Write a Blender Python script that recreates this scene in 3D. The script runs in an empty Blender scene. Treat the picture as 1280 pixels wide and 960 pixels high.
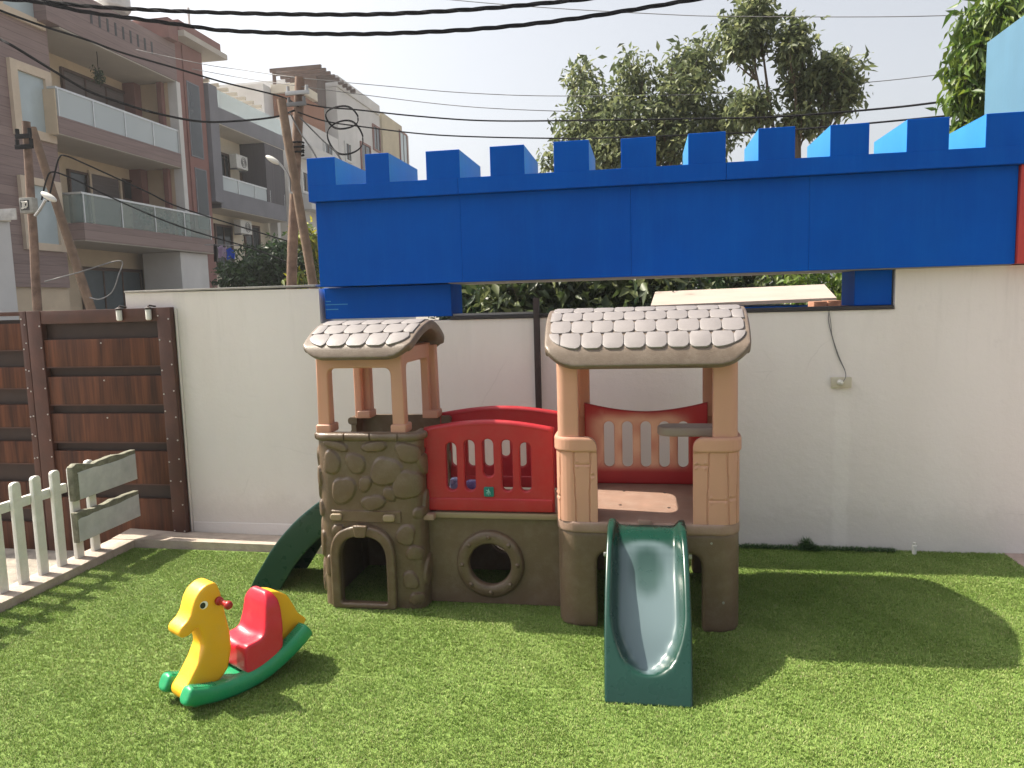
import bpy, bmesh, math, random
import numpy as np
from mathutils import Vector, Matrix
random.seed(7); rng = np.random.default_rng(11)
R = math.radians
scene = bpy.context.scene
COL = scene.collection

# ------------------------------------------------------------------ camera
TH, PH, RO, F, HC = R(10.05), R(6.22), R(1.62), 940.0, 1.6
d = Vector((-math.sin(TH)*math.cos(PH), math.cos(TH)*math.cos(PH), -math.sin(PH)))
r0 = Vector((math.cos(TH), math.sin(TH), 0)); u0 = r0.cross(d)
cr_ = r0*math.cos(RO) - u0*math.sin(RO); cu_ = u0*math.cos(RO) + r0*math.sin(RO)
CP = Vector((0, 0, HC))
cam = bpy.data.cameras.new('camera'); co = bpy.data.objects.new('camera', cam); COL.objects.link(co)
cam.sensor_width = 36; cam.lens = F/1280*36; cam.clip_end = 3000; cam.clip_start = .05
M = Matrix((cr_, cu_, -d)).transposed().to_4x4(); M.translation = CP
co.matrix_world = M; scene.camera = co
def at(x, y, Y):                      # where a far thing stands: direction taken at distance Y
    v = cr_*((x-640)/F) + cu_*((480-y)/F) + d
    return CP + v*(Y/v.y)

# ------------------------------------------------------------------ materials
def new_mat(name):
    m = bpy.data.materials.new(name); m.use_nodes = True
    nt = m.node_tree; b = nt.nodes['Principled BSDF']
    return m, nt, b
def N(nt, t, **k):
    n = nt.nodes.new(t)
    for a, v in k.items():
        if a in n.inputs: n.inputs[a].default_value = v
        else: setattr(n, a, v)
    return n
def ramp(nt, fac, stops):
    n = nt.nodes.new('ShaderNodeValToRGB'); e = n.color_ramp.elements
    while len(e) < len(stops): e.new(.5)
    for i, (p, c) in enumerate(stops):
        e[i].position = p; e[i].color = (*c, 1) if len(c) == 3 else c
    nt.links.new(fac, n.inputs[0]); return n
def sc(c, k): return tuple(max(0, min(1, x*k)) for x in c)
def mat(name, c, rough=.5, var=.12, scale=6, bump=.0, bscale=60, c2=None, spec=.5, trans=0, metal=0, det=4, patch=None, blend=(.35,.7), dust=0, streak=0):
    """principled surface with blotchy colour variation, uneven gloss and fine relief"""
    m, nt, b = new_mat(name); L = nt.links.new
    tc = N(nt, 'ShaderNodeTexCoord')
    n1 = N(nt, 'ShaderNodeTexNoise', Scale=scale, Detail=det, Roughness=.6); L(tc.outputs['Object'], n1.inputs['Vector'])
    rp = ramp(nt, n1.outputs['Fac'], [(blend[0]-.05, sc(c, 1-var)), (blend[1]-.1, c if c2 is None else tuple((a+e)/2 for a, e in zip(c, c2))), (blend[1]+.05, c2 or sc(c, 1+var))])
    L(rp.outputs[0], b.inputs['Base Color'])
    if dust or streak:
        mp = N(nt, 'ShaderNodeMapping'); mp.inputs['Scale'].default_value = (1, 1, 1) if dust else (7, 7, .55); L(tc.outputs['Object'], mp.inputs[0])
        dn = N(nt, 'ShaderNodeTexNoise', Scale=11 if dust else 1.5, Detail=9, Roughness=.78); L(mp.outputs[0], dn.inputs['Vector'])
        k = dust or streak; dr_ = ramp(nt, dn.outputs['Fac'], [(.46, (0, 0, 0)), (.72, (k, k, k))])
        dm = N(nt, 'ShaderNodeMix', data_type='RGBA'); L(dr_.outputs[0], dm.inputs['Factor']); L(rp.outputs[0], dm.inputs['A'])
        dm.inputs['B'].default_value = ((.42, .36, .30, 1) if dust else (*sc(tuple(q+w_ for q, w_ in zip(c, (.006, .05, .10))), 1.0), 1)); L(dm.outputs['Result'], b.inputs['Base Color'])
    n2 = N(nt, 'ShaderNodeTexNoise', Scale=scale*4, Detail=5); L(tc.outputs['Object'], n2.inputs['Vector'])
    mr = N(nt, 'ShaderNodeMapRange'); mr.inputs[3].default_value = max(.05, rough-.05); mr.inputs[4].default_value = min(1, rough+.08)
    L(n2.outputs['Fac'], mr.inputs[0]); L(mr.outputs[0], b.inputs['Roughness'])
    b.inputs['Specular IOR Level'].default_value = spec; b.inputs['Metallic'].default_value = metal
    if bump:
        n3 = N(nt, 'ShaderNodeTexNoise', Scale=bscale, Detail=4); L(tc.outputs['Object'], n3.inputs['Vector'])
        bp = N(nt, 'ShaderNodeBump', Strength=bump, Distance=.01); L(n3.outputs['Fac'], bp.inputs['Height']); L(bp.outputs[0], b.inputs['Normal'])
    if trans:
        tr = N(nt, 'ShaderNodeBsdfTranslucent'); L(rp.outputs[0], tr.inputs['Color'])
        mx = N(nt, 'ShaderNodeMixShader'); mx.inputs[0].default_value = trans
        L(b.outputs[0], mx.inputs[1]); L(tr.outputs[0], mx.inputs[2]); L(mx.outputs[0], nt.nodes['Material Output'].inputs[0])
    return m
def fade_light_mat(name, c, cf, rough, rough_f, trans=0):
    """plastic whose colour attribute 'wear' marks rubbed, bleached areas plus painted sky reflection and sun glow"""
    m = mat(name, c, rough, .05, 5); nt = m.node_tree; L = nt.links.new; b = nt.nodes['Principled BSDF']
    at_ = N(nt, 'ShaderNodeAttribute', attribute_name='wear_light')
    src = b.inputs['Base Color'].links[0].from_socket; rs = b.inputs['Roughness'].links[0].from_socket
    mx = N(nt, 'ShaderNodeMix', data_type='RGBA'); mx.inputs['B'].default_value = (*cf, 1)
    L(at_.outputs['Fac'], mx.inputs['Factor']); L(src, mx.inputs['A']); L(mx.outputs['Result'], b.inputs['Base Color'])
    m2 = N(nt, 'ShaderNodeMix'); L(at_.outputs['Fac'], m2.inputs[0]); L(rs, m2.inputs[2]); m2.inputs[3].default_value = rough_f
    L(m2.outputs[0], b.inputs['Roughness']); return m

def wall_mat(name, base, dirt, lo=.25):
    m, nt, b = new_mat(name); L = nt.links.new
    tc = N(nt, 'ShaderNodeTexCoord'); mp = N(nt, 'ShaderNodeMapping'); mp.inputs['Scale'].default_value = (1, 1, .35); L(tc.outputs['Object'], mp.inputs[0])
    a = N(nt, 'ShaderNodeTexNoise', Scale=1.3, Detail=8, Roughness=.65); L(mp.outputs[0], a.inputs['Vector'])
    a2 = N(nt, 'ShaderNodeTexNoise', Scale=9, Detail=8, Roughness=.75); L(tc.outputs['Object'], a2.inputs['Vector'])
    r1 = ramp(nt, a.outputs['Fac'], [(.3, dirt), (.62, base), (.9, sc(base, 1.05))])
    r2 = ramp(nt, a2.outputs['Fac'], [(lo, sc(base, .8)), (lo+.13, base), (1, base)])
    mx = N(nt, 'ShaderNodeMix', data_type='RGBA', blend_type='DARKEN'); mx.inputs['Factor'].default_value = .6
    L(r1.outputs[0], mx.inputs['A']); L(r2.outputs[0], mx.inputs['B'])
    # damp flaking near the foot of the wall: a stain with a ragged edge
    sp = N(nt, 'ShaderNodeSeparateXYZ'); L(tc.outputs['Object'], sp.inputs[0])
    ad = N(nt, 'ShaderNodeMath', operation='MULTIPLY_ADD'); L(a2.outputs['Fac'], ad.inputs[0]); ad.inputs[1].default_value = -.38; L(sp.outputs['Z'], ad.inputs[2])
    r3 = ramp(nt, ad.outputs[0], [(0, (1, 1, 1)), (.12, (0, 0, 0))])
    m3 = N(nt, 'ShaderNodeMix', data_type='RGBA'); kf = N(nt, 'ShaderNodeMath', operation='MULTIPLY'); kf.inputs[1].default_value = .45; L(r3.outputs[0], kf.inputs[0]); L(kf.outputs[0], m3.inputs['Factor']); L(mx.outputs['Result'], m3.inputs['A']); m3.inputs['B'].default_value = (*sc(dirt, .85), 1)
    mp2 = N(nt, 'ShaderNodeMapping'); mp2.inputs['Scale'].default_value = (5, 5, .45); L(tc.outputs['Object'], mp2.inputs[0])
    dn = N(nt, 'ShaderNodeTexNoise', Scale=2.2, Detail=8, Roughness=.7); L(mp2.outputs[0], dn.inputs['Vector'])
    zr = N(nt, 'ShaderNodeMapRange'); zr.inputs[1].default_value = .9; zr.inputs[2].default_value = 1.7; L(sp.outputs['Z'], zr.inputs[0])
    dd_ = ramp(nt, dn.outputs['Fac'], [(.5, (0, 0, 0)), (.75, (.30, .30, .30))]); dk_ = N(nt, 'ShaderNodeMath', operation='MULTIPLY'); L(dd_.outputs[0], dk_.inputs[0]); L(zr.outputs[0], dk_.inputs[1])
    m4 = N(nt, 'ShaderNodeMix', data_type='RGBA'); L(dk_.outputs[0], m4.inputs['Factor']); L(m3.outputs['Result'], m4.inputs['A']); m4.inputs['B'].default_value = (*sc(dirt, .62), 1)
    wv = N(nt, 'ShaderNodeTexNoise', Scale=3, Detail=5); L(tc.outputs['Object'], wv.inputs['Vector'])
    wm = N(nt, 'ShaderNodeMix', data_type='RGBA'); wm.inputs['Factor'].default_value = .12; L(tc.outputs['Object'], wm.inputs['A']); L(wv.outputs['Color'], wm.inputs['B'])
    vo = N(nt, 'ShaderNodeTexVoronoi', feature='DISTANCE_TO_EDGE', Scale=1.1); L(wm.outputs['Result'], vo.inputs['Vector'])
    ck = ramp(nt, vo.outputs['Distance'], [(0, (.22, .22, .22)), (.003, (0, 0, 0))]); cm = ramp(nt, wv.outputs['Fac'], [(.5, (0, 0, 0)), (.6, (1, 1, 1))])
    ckm = N(nt, 'ShaderNodeMath', operation='MULTIPLY'); L(ck.outputs[0], ckm.inputs[0]); L(cm.outputs[0], ckm.inputs[1])
    m5 = N(nt, 'ShaderNodeMix', data_type='RGBA'); L(ckm.outputs[0], m5.inputs['Factor']); L(m4.outputs['Result'], m5.inputs['A']); m5.inputs['B'].default_value = (*sc(dirt, .6), 1)
    # the patched chase under the socket
    dx_ = N(nt, 'ShaderNodeMath', operation='SUBTRACT'); L(sp.outputs['X'], dx_.inputs[0]); dx_.inputs[1].default_value = 1.70
    ab = N(nt, 'ShaderNodeMath', operation='ABSOLUTE'); L(dx_.outputs[0], ab.inputs[0])
    ab2 = N(nt, 'ShaderNodeMath', operation='MULTIPLY_ADD'); L(a2.outputs['Fac'], ab2.inputs[0]); ab2.inputs[1].default_value = .10; L(ab.outputs[0], ab2.inputs[2])
    pr_ = ramp(nt, ab2.outputs[0], [(.085, (.35, .35, .35)), (.105, (0, 0, 0))]); zl = N(nt, 'ShaderNodeMath', operation='LESS_THAN'); L(sp.outputs['Z'], zl.inputs[0]); zl.inputs[1].default_value = 1.0
    pm = N(nt, 'ShaderNodeMath', operation='MULTIPLY'); L(pr_.outputs[0], pm.inputs[0]); L(zl.outputs[0], pm.inputs[1])
    m6 = N(nt, 'ShaderNodeMix', data_type='RGBA'); L(pm.outputs[0], m6.inputs['Factor']); L(m5.outputs['Result'], m6.inputs['A']); m6.inputs['B'].default_value = (.80, .77, .74, 1)
    L(m6.outputs['Result'], b.inputs['Base Color']); b.inputs['Roughness'].default_value = .75
    n3 = N(nt, 'ShaderNodeTexNoise', Scale=14, Detail=8, Roughness=.7); L(tc.outputs['Object'], n3.inputs['Vector'])
    bp = N(nt, 'ShaderNodeBump', Strength=.25, Distance=.02); L(n3.outputs['Fac'], bp.inputs['Height']); L(bp.outputs[0], b.inputs['Normal'])
    return m
def clad_mat(name, c, c2, period, axis='Z', bumpk=.6):
    """board cladding: a joint every `period` metres, each board its own tone"""
    m, nt, b = new_mat(name); L = nt.links.new
    tc = N(nt, 'ShaderNodeTexCoord'); sp = N(nt, 'ShaderNodeSeparateXYZ'); L(tc.outputs['Object'], sp.inputs[0])
    dv = N(nt, 'ShaderNodeMath', operation='DIVIDE'); L(sp.outputs[axis], dv.inputs[0]); dv.inputs[1].default_value = period
    fr = N(nt, 'ShaderNodeMath', operation='FRACT'); L(dv.outputs[0], fr.inputs[0])
    fl = N(nt, 'ShaderNodeMath', operation='FLOOR'); L(dv.outputs[0], fl.inputs[0])
    wn = N(nt, 'ShaderNodeTexWhiteNoise', noise_dimensions='1D'); L(fl.outputs[0], wn.inputs['W'])
    mp = N(nt, 'ShaderNodeMapping'); mp.inputs['Scale'].default_value = (1, .5, 8) if axis == 'Z' else (8, 8, .5); L(tc.outputs['Object'], mp.inputs[0])
    no = N(nt, 'ShaderNodeTexNoise', Scale=2, Detail=6); L(mp.outputs[0], no.inputs['Vector'])
    mm = N(nt, 'ShaderNodeMath', operation='MULTIPLY_ADD'); L(wn.outputs[0], mm.inputs[0]); mm.inputs[1].default_value = .4; L(no.outputs['Fac'], mm.inputs[2])
    rp = ramp(nt, mm.outputs[0], [(.4, c), (.9, c2)])
    jt = ramp(nt, fr.outputs[0], [(0, (.25,)*3), (.06, (1, 1, 1))])
    mx = N(nt, 'ShaderNodeMix', data_type='RGBA', blend_type='MULTIPLY'); mx.inputs['Factor'].default_value = .8
    L(rp.outputs[0], mx.inputs['A']); L(jt.outputs[0], mx.inputs['B']); L(mx.outputs['Result'], b.inputs['Base Color'])
    b.inputs['Roughness'].default_value = .6
    bp = N(nt, 'ShaderNodeBump', Strength=bumpk, Distance=.01); L(jt.outputs[0], bp.inputs['Height']); L(bp.outputs[0], b.inputs['Normal'])
    return m
def laminate_mat(name):
    """rosewood laminate with broad dark streaks running upright"""
    m, nt, b = new_mat(name); L = nt.links.new
    tc = N(nt, 'ShaderNodeTexCoord'); mp = N(nt, 'ShaderNodeMapping'); mp.inputs['Scale'].default_value = (14, 14, .9); L(tc.outputs['Object'], mp.inputs[0])
    a = N(nt, 'ShaderNodeTexNoise', Scale=1, Detail=7, Roughness=.6, Distortion=.4); L(mp.outputs[0], a.inputs['Vector'])
    mp2 = N(nt, 'ShaderNodeMapping'); mp2.inputs['Scale'].default_value = (90, 90, 4); L(tc.outputs['Object'], mp2.inputs[0])
    f = N(nt, 'ShaderNodeTexNoise', Scale=1, Detail=4); L(mp2.outputs[0], f.inputs['Vector'])
    ad = N(nt, 'ShaderNodeMath', operation='MULTIPLY_ADD'); L(f.outputs['Fac'], ad.inputs[0]); ad.inputs[1].default_value = .35; L(a.outputs['Fac'], ad.inputs[2])
    rp = ramp(nt, ad.outputs[0], [(.44, (.028, .012, .008)), (.66, (.080, .030, .016)), (.9, (.15, .056, .028))])
    L(rp.outputs[0], b.inputs['Base Color']); b.inputs['Roughness'].default_value = .5; b.inputs['Specular IOR Level'].default_value = .22
    return m
def leaf_mat(name, cols, trans=.35, rough=.45):
    m, nt, b = new_mat(name); L = nt.links.new
    g = N(nt, 'ShaderNodeNewGeometry')
    rp = ramp(nt, g.outputs['Random Per Island'], [(i/(len(cols)-1), c) for i, c in enumerate(cols)])
    L(rp.outputs[0], b.inputs['Base Color']); b.inputs['Roughness'].default_value = rough
    tr = N(nt, 'ShaderNodeBsdfTranslucent'); L(rp.outputs[0], tr.inputs['Color'])
    mx = N(nt, 'ShaderNodeMixShader'); mx.inputs[0].default_value = trans
    L(b.outputs[0], mx.inputs[1]); L(tr.outputs[0], mx.inputs[2]); L(mx.outputs[0], nt.nodes['Material Output'].inputs[0])
    return m
def glass_mat(name, tint, see=.6, rough=.05):
    m, nt, b = new_mat(name); L = nt.links.new
    b.inputs['Base Color'].default_value = (*tint, 1); b.inputs['Roughness'].default_value = rough; b.inputs['Specular IOR Level'].default_value = .8
    tr = N(nt, 'ShaderNodeBsdfTransparent'); tr.inputs[0].default_value = (.9, .95, .93, 1)
    mx = N(nt, 'ShaderNodeMixShader'); mx.inputs[0].default_value = see
    L(b.outputs[0], mx.inputs[1]); L(tr.outputs[0], mx.inputs[2]); L(mx.outputs[0], nt.nodes['Material Output'].inputs[0])
    return m

MT = dict(
 stone=mat('brown_plastic_stone', (.112, .074, .046), .34, .12, 5, .2, 160, dust=.16),
 base=mat('dark_brown_plastic', (.128, .084, .054), .40, .12, 4, .2, 160, dust=.14),
 tan=mat('tan_plastic', (.25, .19, .12), .45, .1, 6, .08, 90),
 deck=mat('mauve_brown_plastic', (.27, .17, .13), .5, .14, 9, .15, 120, dust=.25),
 pink=mat('peach_plastic', (.64, .36, .255), .42, .06, 4, .06, 100, trans=.28),
 roof=mat('taupe_plastic', (.135, .10, .074), .42, .08, 5, .15, 150, dust=.2),
 shingle=mat('pale_shingle_plastic', (.215, .195, .192), .5, .1, 7, .12, 70),
 shelf=mat('grey_taupe_plastic', (.34, .27, .235), .45, .1, 7),
 red=mat('red_plastic', (.40, .012, .022), .38, .1, 4, .12, 150, trans=.12, dust=.06),
 redfade_glow=fade_light_mat('bleached_glow_red_plastic', (.42, .016, .022), (.80, .50, .34), .42, .6),
 slide=fade_light_mat('green_slide_plastic', (.005, .036, .025), (.12, .17, .185), .27, .3),
 teal=mat('teal_sticker', (.0, .14, .13), .3), white=mat('white_paint', (.72, .72, .68), .55, .1, 12, .3, 40, dust=.3),
 hy=mat('yellow_plastic', (.82, .42, .012), .42, .05, 6, .12, 140, dust=.1), hr=mat('crimson_plastic', (.60, .016, .04), .36, .06, 6, .1, 140, dust=.08),
 hg=mat('emerald_plastic', (.008, .27, .105), .36, .08, 6, .1, 140, dust=.08), hh=mat('dark_red_plastic', (.33, .012, .012), .35),
 black=mat('black_paint', (.012, .012, .014), .3), eyew=mat('white_eye', (.8, .8, .78), .3),
 wall=wall_mat('whitewashed_plaster', (.72, .68, .66), (.665, .62, .59)), coping=mat('cement_coping', (.36, .34, .32), .85, .2, 8, .4, 50),
 tar=mat('black_flashing', (.025, .022, .026), .6, .3, 10, .3), rustpost=mat('black_brown_steel', (.028, .015, .014), .6, .4, 20, .3),
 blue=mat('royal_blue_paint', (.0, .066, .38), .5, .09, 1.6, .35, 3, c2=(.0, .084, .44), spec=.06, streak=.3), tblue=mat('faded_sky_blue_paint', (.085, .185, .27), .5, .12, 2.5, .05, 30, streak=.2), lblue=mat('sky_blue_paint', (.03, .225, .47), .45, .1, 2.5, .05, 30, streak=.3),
 redpaint=mat('red_paint', (.42, .035, .03), .5), lam=laminate_mat('rosewood_laminate'), lamdark=mat('dark_recess_board', (.034, .016, .011), .6, .3, 9),
 frame=mat('dark_brown_frame', (.075, .026, .016), .5, .3, 7, .1, 60), screw=mat('zinc_screw', (.5, .48, .45), .35, metal=.8),
 kerb=mat('kerb_stone', (.40, .325, .27), .8, .2, 9, .5, 60, c2=(.47, .40, .34)), drive=mat('driveway_concrete', (.27, .24, .21), .9, .35, 7, .8, 40, c2=(.4, .35, .29)),
 pave=mat('pink_paving', (.33, .25, .22), .85, .15, 8, .4), gnd=mat('dusty_road', (.2, .18, .15), .95, .2, .5, .3, 10),
 board=mat('grey_painted_board', (.48, .49, .50), .7, .16, 7, .4, 30, c2=(.58, .58, .575)), bark=mat('olive_raw_edge', (.20, .195, .145), .85, .4, 25, .8, 60),
 steel=mat('galvanised_steel', (.4, .4, .4), .4, metal=.6), cable=mat('black_cable', (.013, .013, .016), .85, spec=.08), cable2=mat('grey_cable', (.16, .16, .165), .6),
 rust=mat('rusty_pole', (.15, .085, .06), .8, .4, 6, .5, 40, c2=(.26, .175, .13)), wood=mat('weathered_pole_wood', (.19, .125, .085), .85, .35, 7, .6, 30),
 trunk=mat('tree_bark', (.13, .095, .065), .9, .3, 9, .8, 30),
 brick=mat('brick_red', (.32, .15, .09), .9, .25, 20, .5), shroof=mat('shed_sheet', (.34, .28, .24), .7, .12, 4, .2),
 clad=clad_mat('brown_cladding', (.185, .125, .12), (.26, .185, .17), .28), maroon=mat('maroon_render', (.25, .125, .11), .8, .12, 2, .2),
 beige=mat('beige_render', (.58, .47, .34), .85, .12, 1.2, .2), cream=mat('cream_render', (.66, .60, .49), .85, .14, 1.0, .2),
 wr=mat('white_render', (.62, .61, .60), .85, .12, .7, .2), grey=mat('slate_render', (.19, .19, .215), .75, .14, 1.1, .2), soff=mat('pale_soffit', (.50, .46, .41), .85, .12, 1),
 stonef=mat('sandstone_frame', (.60, .50, .39), .8, .1, 3), pane=mat('window_pane', (.42, .50, .53), .08, .12, .8), dpane=mat('dark_window_pane', (.035, .04, .045), .06, .3, 1),
 door=mat('brown_door_wood', (.085, .045, .03), .5, .3, 3), louv=clad_mat('louvred_shutter', (.10, .085, .085), (.16, .13, .13), .16),
 glass=glass_mat('balcony_glass', (.64, .70, .73), .42), glass2=glass_mat('clear_balcony_glass', (.34, .40, .38), .62), rail=mat('steel_rail', (.62, .63, .64), .3, metal=.5),
 acm=mat('ac_casing', (.62, .62, .60), .5), yellow=mat('yellow_render', (.52, .45, .32), .85, .12, 1), dgate=mat('slate_blue_door', (.085, .11, .125), .5, .2, 2),
 blue_cloth=mat('blue_cloth', (.02, .13, .62), .8), lilac_cloth=mat('lilac_cloth', (.55, .45, .58), .85), plaswhite=mat('white_pvc', (.66, .65, .6), .4),
 purple=mat('purple_wrapper', (.10, .03, .30), .25, .5, 30, c2=(.4, .4, .7)), bluew=mat('blue_white_wrapper', (.04, .12, .5), .25, .5, 40, c2=(.7, .72, .8)),
)

# ------------------------------------------------------------------ building blocks
def tag(o, label=None, cat=None, group=None, kind=None):
    if label: o['label'] = label
    if cat: o['category'] = cat
    if group: o['group'] = group
    if kind: o['kind'] = kind
    return o
def thing(name, loc, label, cat, group=None, rz=0):
    o = bpy.data.objects.new(name, None); COL.objects.link(o); o.empty_display_size = .1
    o.location = loc; o.rotation_euler = (0, 0, rz); return tag(o, label, cat, group)
def root_of(p):
    while p.parent: p = p.parent
    return p
def obj(name, g, m, parent=None, smooth=35, local=False):
    """g: bmesh or mesh whose vertices are world coordinates (or local to the parent thing)"""
    if isinstance(g, bmesh.types.BMesh):
        me = bpy.data.meshes.new(name); bmesh.ops.recalc_face_normals(g, faces=g.faces[:]); g.to_mesh(me); g.free()
    else: me = g; me.name = name
    o = bpy.data.objects.new(name, me); COL.objects.link(o)
    me.materials.clear()
    for x in (m if isinstance(m, (list, tuple)) else [m]): me.materials.append(x)
    if smooth:
        me.polygons.foreach_set('use_smooth', [True]*len(me.polygons))
        if smooth < 180: me.set_sharp_from_angle(angle=R(smooth))
    if parent:
        o.parent = parent
        if not local: me.transform(Matrix.Translation(-root_of(parent).location))
    else:
        n = len(me.vertices); c = np.empty(n*3); me.vertices.foreach_get('co', c); c = c.reshape(-1, 3)
        ctr = Vector(((c[:,0].min()+c[:,0].max())/2, (c[:,1].min()+c[:,1].max())/2, c[:,2].min()))
        me.transform(Matrix.Translation(-ctr)); o.location = ctr
    return o
def box(bm, x0, x1, y0, y1, z0, z1, bev=0, seg=2):
    t = bmesh.new(); bmesh.ops.create_cube(t, size=1)
    bmesh.ops.transform(t, matrix=Matrix.Translation(((x0+x1)/2, (y0+y1)/2, (z0+z1)/2)) @ Matrix.Diagonal((abs(x1-x0), abs(y1-y0), abs(z1-z0), 1)), verts=t.verts)
    if bev: bmesh.ops.bevel(t, geom=t.edges[:], offset=bev, segments=seg, profile=.6, affect='EDGES')
    merge(bm, t); return bm
def merge(bm, t):
    me = bpy.data.meshes.new('tmp'); t.to_mesh(me); t.free(); bm.from_mesh(me); bpy.data.meshes.remove(me)
def bx(*a, bev=0, seg=2): return box(bmesh.new(), *a, bev=bev, seg=seg)
def tube(bm, pts, rad, n=8, caps=True):
    pts = [Vector(p) for p in pts]; rings = []
    prev = None
    for i, p in enumerate(pts):
        t = (pts[min(i+1, len(pts)-1)]-pts[max(i-1, 0)]).normalized()
        if prev is None:
            a = t.cross(Vector((0, 0, 1)));
            if a.length < .1: a = t.cross(Vector((0, 1, 0)))
            a.normalize()
        else: a = (prev-t*prev.dot(t)).normalized()
        prev = a; b = t.cross(a); r = rad[i] if isinstance(rad, (list, tuple)) else rad
        rings.append([bm.verts.new(p+(a*math.cos(2*math.pi*k/n)+b*math.sin(2*math.pi*k/n))*r) for k in range(n)])
    for A, B in zip(rings, rings[1:]):
        for k in range(n): bm.faces.new((A[k], A[(k+1) % n], B[(k+1) % n], B[k]))
    if caps: bm.faces.new(rings[0][::-1]); bm.faces.new(rings[-1])
    return bm
def crom(pts, k=8):
    P = [Vector(p) for p in pts]; P = [P[0]*2-P[1]]+P+[P[-1]*2-P[-2]]; o = []
    for i in range(1, len(P)-2):
        for j in range(k):
            t = j/k; a, b, c, e = P[i-1:i+3]
            o.append(.5*((2*b)+(c-a)*t+(2*a-5*b+4*c-e)*t*t+(3*b-a-3*c+e)*t**3))
    return o+[P[-2]]
def fillet(pts, r, n=6, closed=True):
    P = [Vector(p[:2]) for p in pts]; o = []; L = len(P)
    rr = r if isinstance(r, (list, tuple)) else [r]*L
    for i, p in enumerate(P):
        if not closed and i in (0, L-1): o.append(p); continue
        a, b = P[i-1], P[(i+1) % L]; q = rr[i]
        if q <= 0: o.append(p); continue
        da, db = (a-p), (b-p); q = min(q, da.length*.49, db.length*.49)
        s, e = p+da.normalized()*q, p+db.normalized()*q
        for k in range(n+1):
            t = k/n; o.append(s*(1-t)**2+p*2*t*(1-t)+e*t*t)
    return o
def rrect(x0, x1, y0, y1, r, n=8): return circ_fillet([(x0, y0), (x1, y0), (x1, y1), (x0, y1)], r, n)
def circ_fillet(pts, r, n=8):
    (x0, y0), _, (x1, y1), _ = pts; o = []
    for cx, cy, a in ((x1-r, y0+r, -90), (x1-r, y1-r, 0), (x0+r, y1-r, 90), (x0+r, y0+r, 180)):
        for k in range(n+1): o.append(Vector((cx+r*math.cos(R(a+90*k/n)), cy+r*math.sin(R(a+90*k/n)))))
    return o
def flush(ob):
    dg = bpy.context.evaluated_depsgraph_get(); dg.update()
    me = bpy.data.meshes.new_from_object(ob.evaluated_get(dg), depsgraph=dg); dd = ob.data
    bpy.data.objects.remove(ob)
    return me
def plate(outer, holes, y0, y1, bev=.006, seg=2, axes='xz'):
    """solid sheet with holes and rounded edges; outline in x,z, thickness in y"""
    cu = bpy.data.curves.new('tmp', 'CURVE'); cu.dimensions = '2D'; cu.fill_mode = 'BOTH'
    for poly in [outer]+list(holes):
        s = cu.splines.new('POLY'); s.points.add(len(poly)-1); s.use_cyclic_u = True
        for q, p in zip(s.points, poly): q.co = (p[0], p[1], 0, 1)
    cu.extrude = max(.0005, (y1-y0)/2-bev); cu.bevel_depth = bev; cu.bevel_resolution = seg; cu.offset = -bev
    o = bpy.data.objects.new('tmp', cu); COL.objects.link(o); me = flush(o); bpy.data.curves.remove(cu)
    ym = (y0+y1)/2
    if axes == 'xz': T = Matrix(((1, 0, 0, 0), (0, 0, -1, ym), (0, 1, 0, 0), (0, 0, 0, 1)))
    elif axes == 'yz': T = Matrix(((0, 0, 1, ym), (1, 0, 0, 0), (0, 1, 0, 0), (0, 0, 0, 1)))
    else: T = Matrix(((1, 0, 0, 0), (0, 1, 0, 0), (0, 0, 1, ym), (0, 0, 0, 1)))
    me.transform(T); return me
def prism(bm, poly, a, b, axes='xz'):
    def P(u, v, w): return (u, w, v) if axes == 'xz' else ((w, u, v) if axes == 'yz' else (u, v, w))
    A = [bm.verts.new(P(p[0], p[1], a)) for p in poly]; B = [bm.verts.new(P(p[0], p[1], b)) for p in poly]
    n = len(poly); bm.faces.new(A); bm.faces.new(B[::-1])
    for i in range(n): bm.faces.new((A[i], B[i], B[(i+1) % n], A[(i+1) % n]))
    bmesh.ops.recalc_face_normals(bm, faces=bm.faces[:]); return bm
def to_mesh(bm, name='tmp'):
    bmesh.ops.recalc_face_normals(bm, faces=bm.faces[:])
    me = bpy.data.meshes.new(name); bm.to_mesh(me); bm.free(); return me
def puff(g, voxel, it=8, fac=.5):
    """blow-moulded look: weld everything into one skin and round all edges"""
    me = to_mesh(g) if isinstance(g, bmesh.types.BMesh) else g
    o = bpy.data.objects.new('tmp', me); COL.objects.link(o)
    m = o.modifiers.new('r', 'REMESH'); m.mode = 'VOXEL'; m.voxel_size = voxel; m.use_smooth_shade = True
    if it: s = o.modifiers.new('s', 'SMOOTH'); s.iterations = it; s.factor = fac
    out = flush(o); bpy.data.meshes.remove(me); return out
def cut(me, cutters):
    o = bpy.data.objects.new('tmp', me); COL.objects.link(o); cs = []
    for c in cutters:
        cm = to_mesh(c); q = bpy.data.objects.new('tmpc', cm); COL.objects.link(q); cs.append(q)
        b = o.modifiers.new('b', 'BOOLEAN'); b.operation = 'DIFFERENCE'; b.object = q; b.solver = 'EXACT'
    out = flush(o)
    for q in cs: m = q.data; bpy.data.objects.remove(q); bpy.data.meshes.remove(m)
    return out
def resample(path, du):
    P = [Vector(p[:2]) for p in path]; S = [0]
    for a, b in zip(P, P[1:]): S.append(S[-1]+(b-a).length)
    n = max(2, int(S[-1]/du)); o = []; j = 0
    for i in range(n+1):
        s = S[-1]*i/n
        while j < len(S)-2 and S[j+1] < s: j += 1
        t = (s-S[j])/max(1e-9, S[j+1]-S[j]); o.append((P[j].lerp(P[j+1], t), s))
    return o
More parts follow.
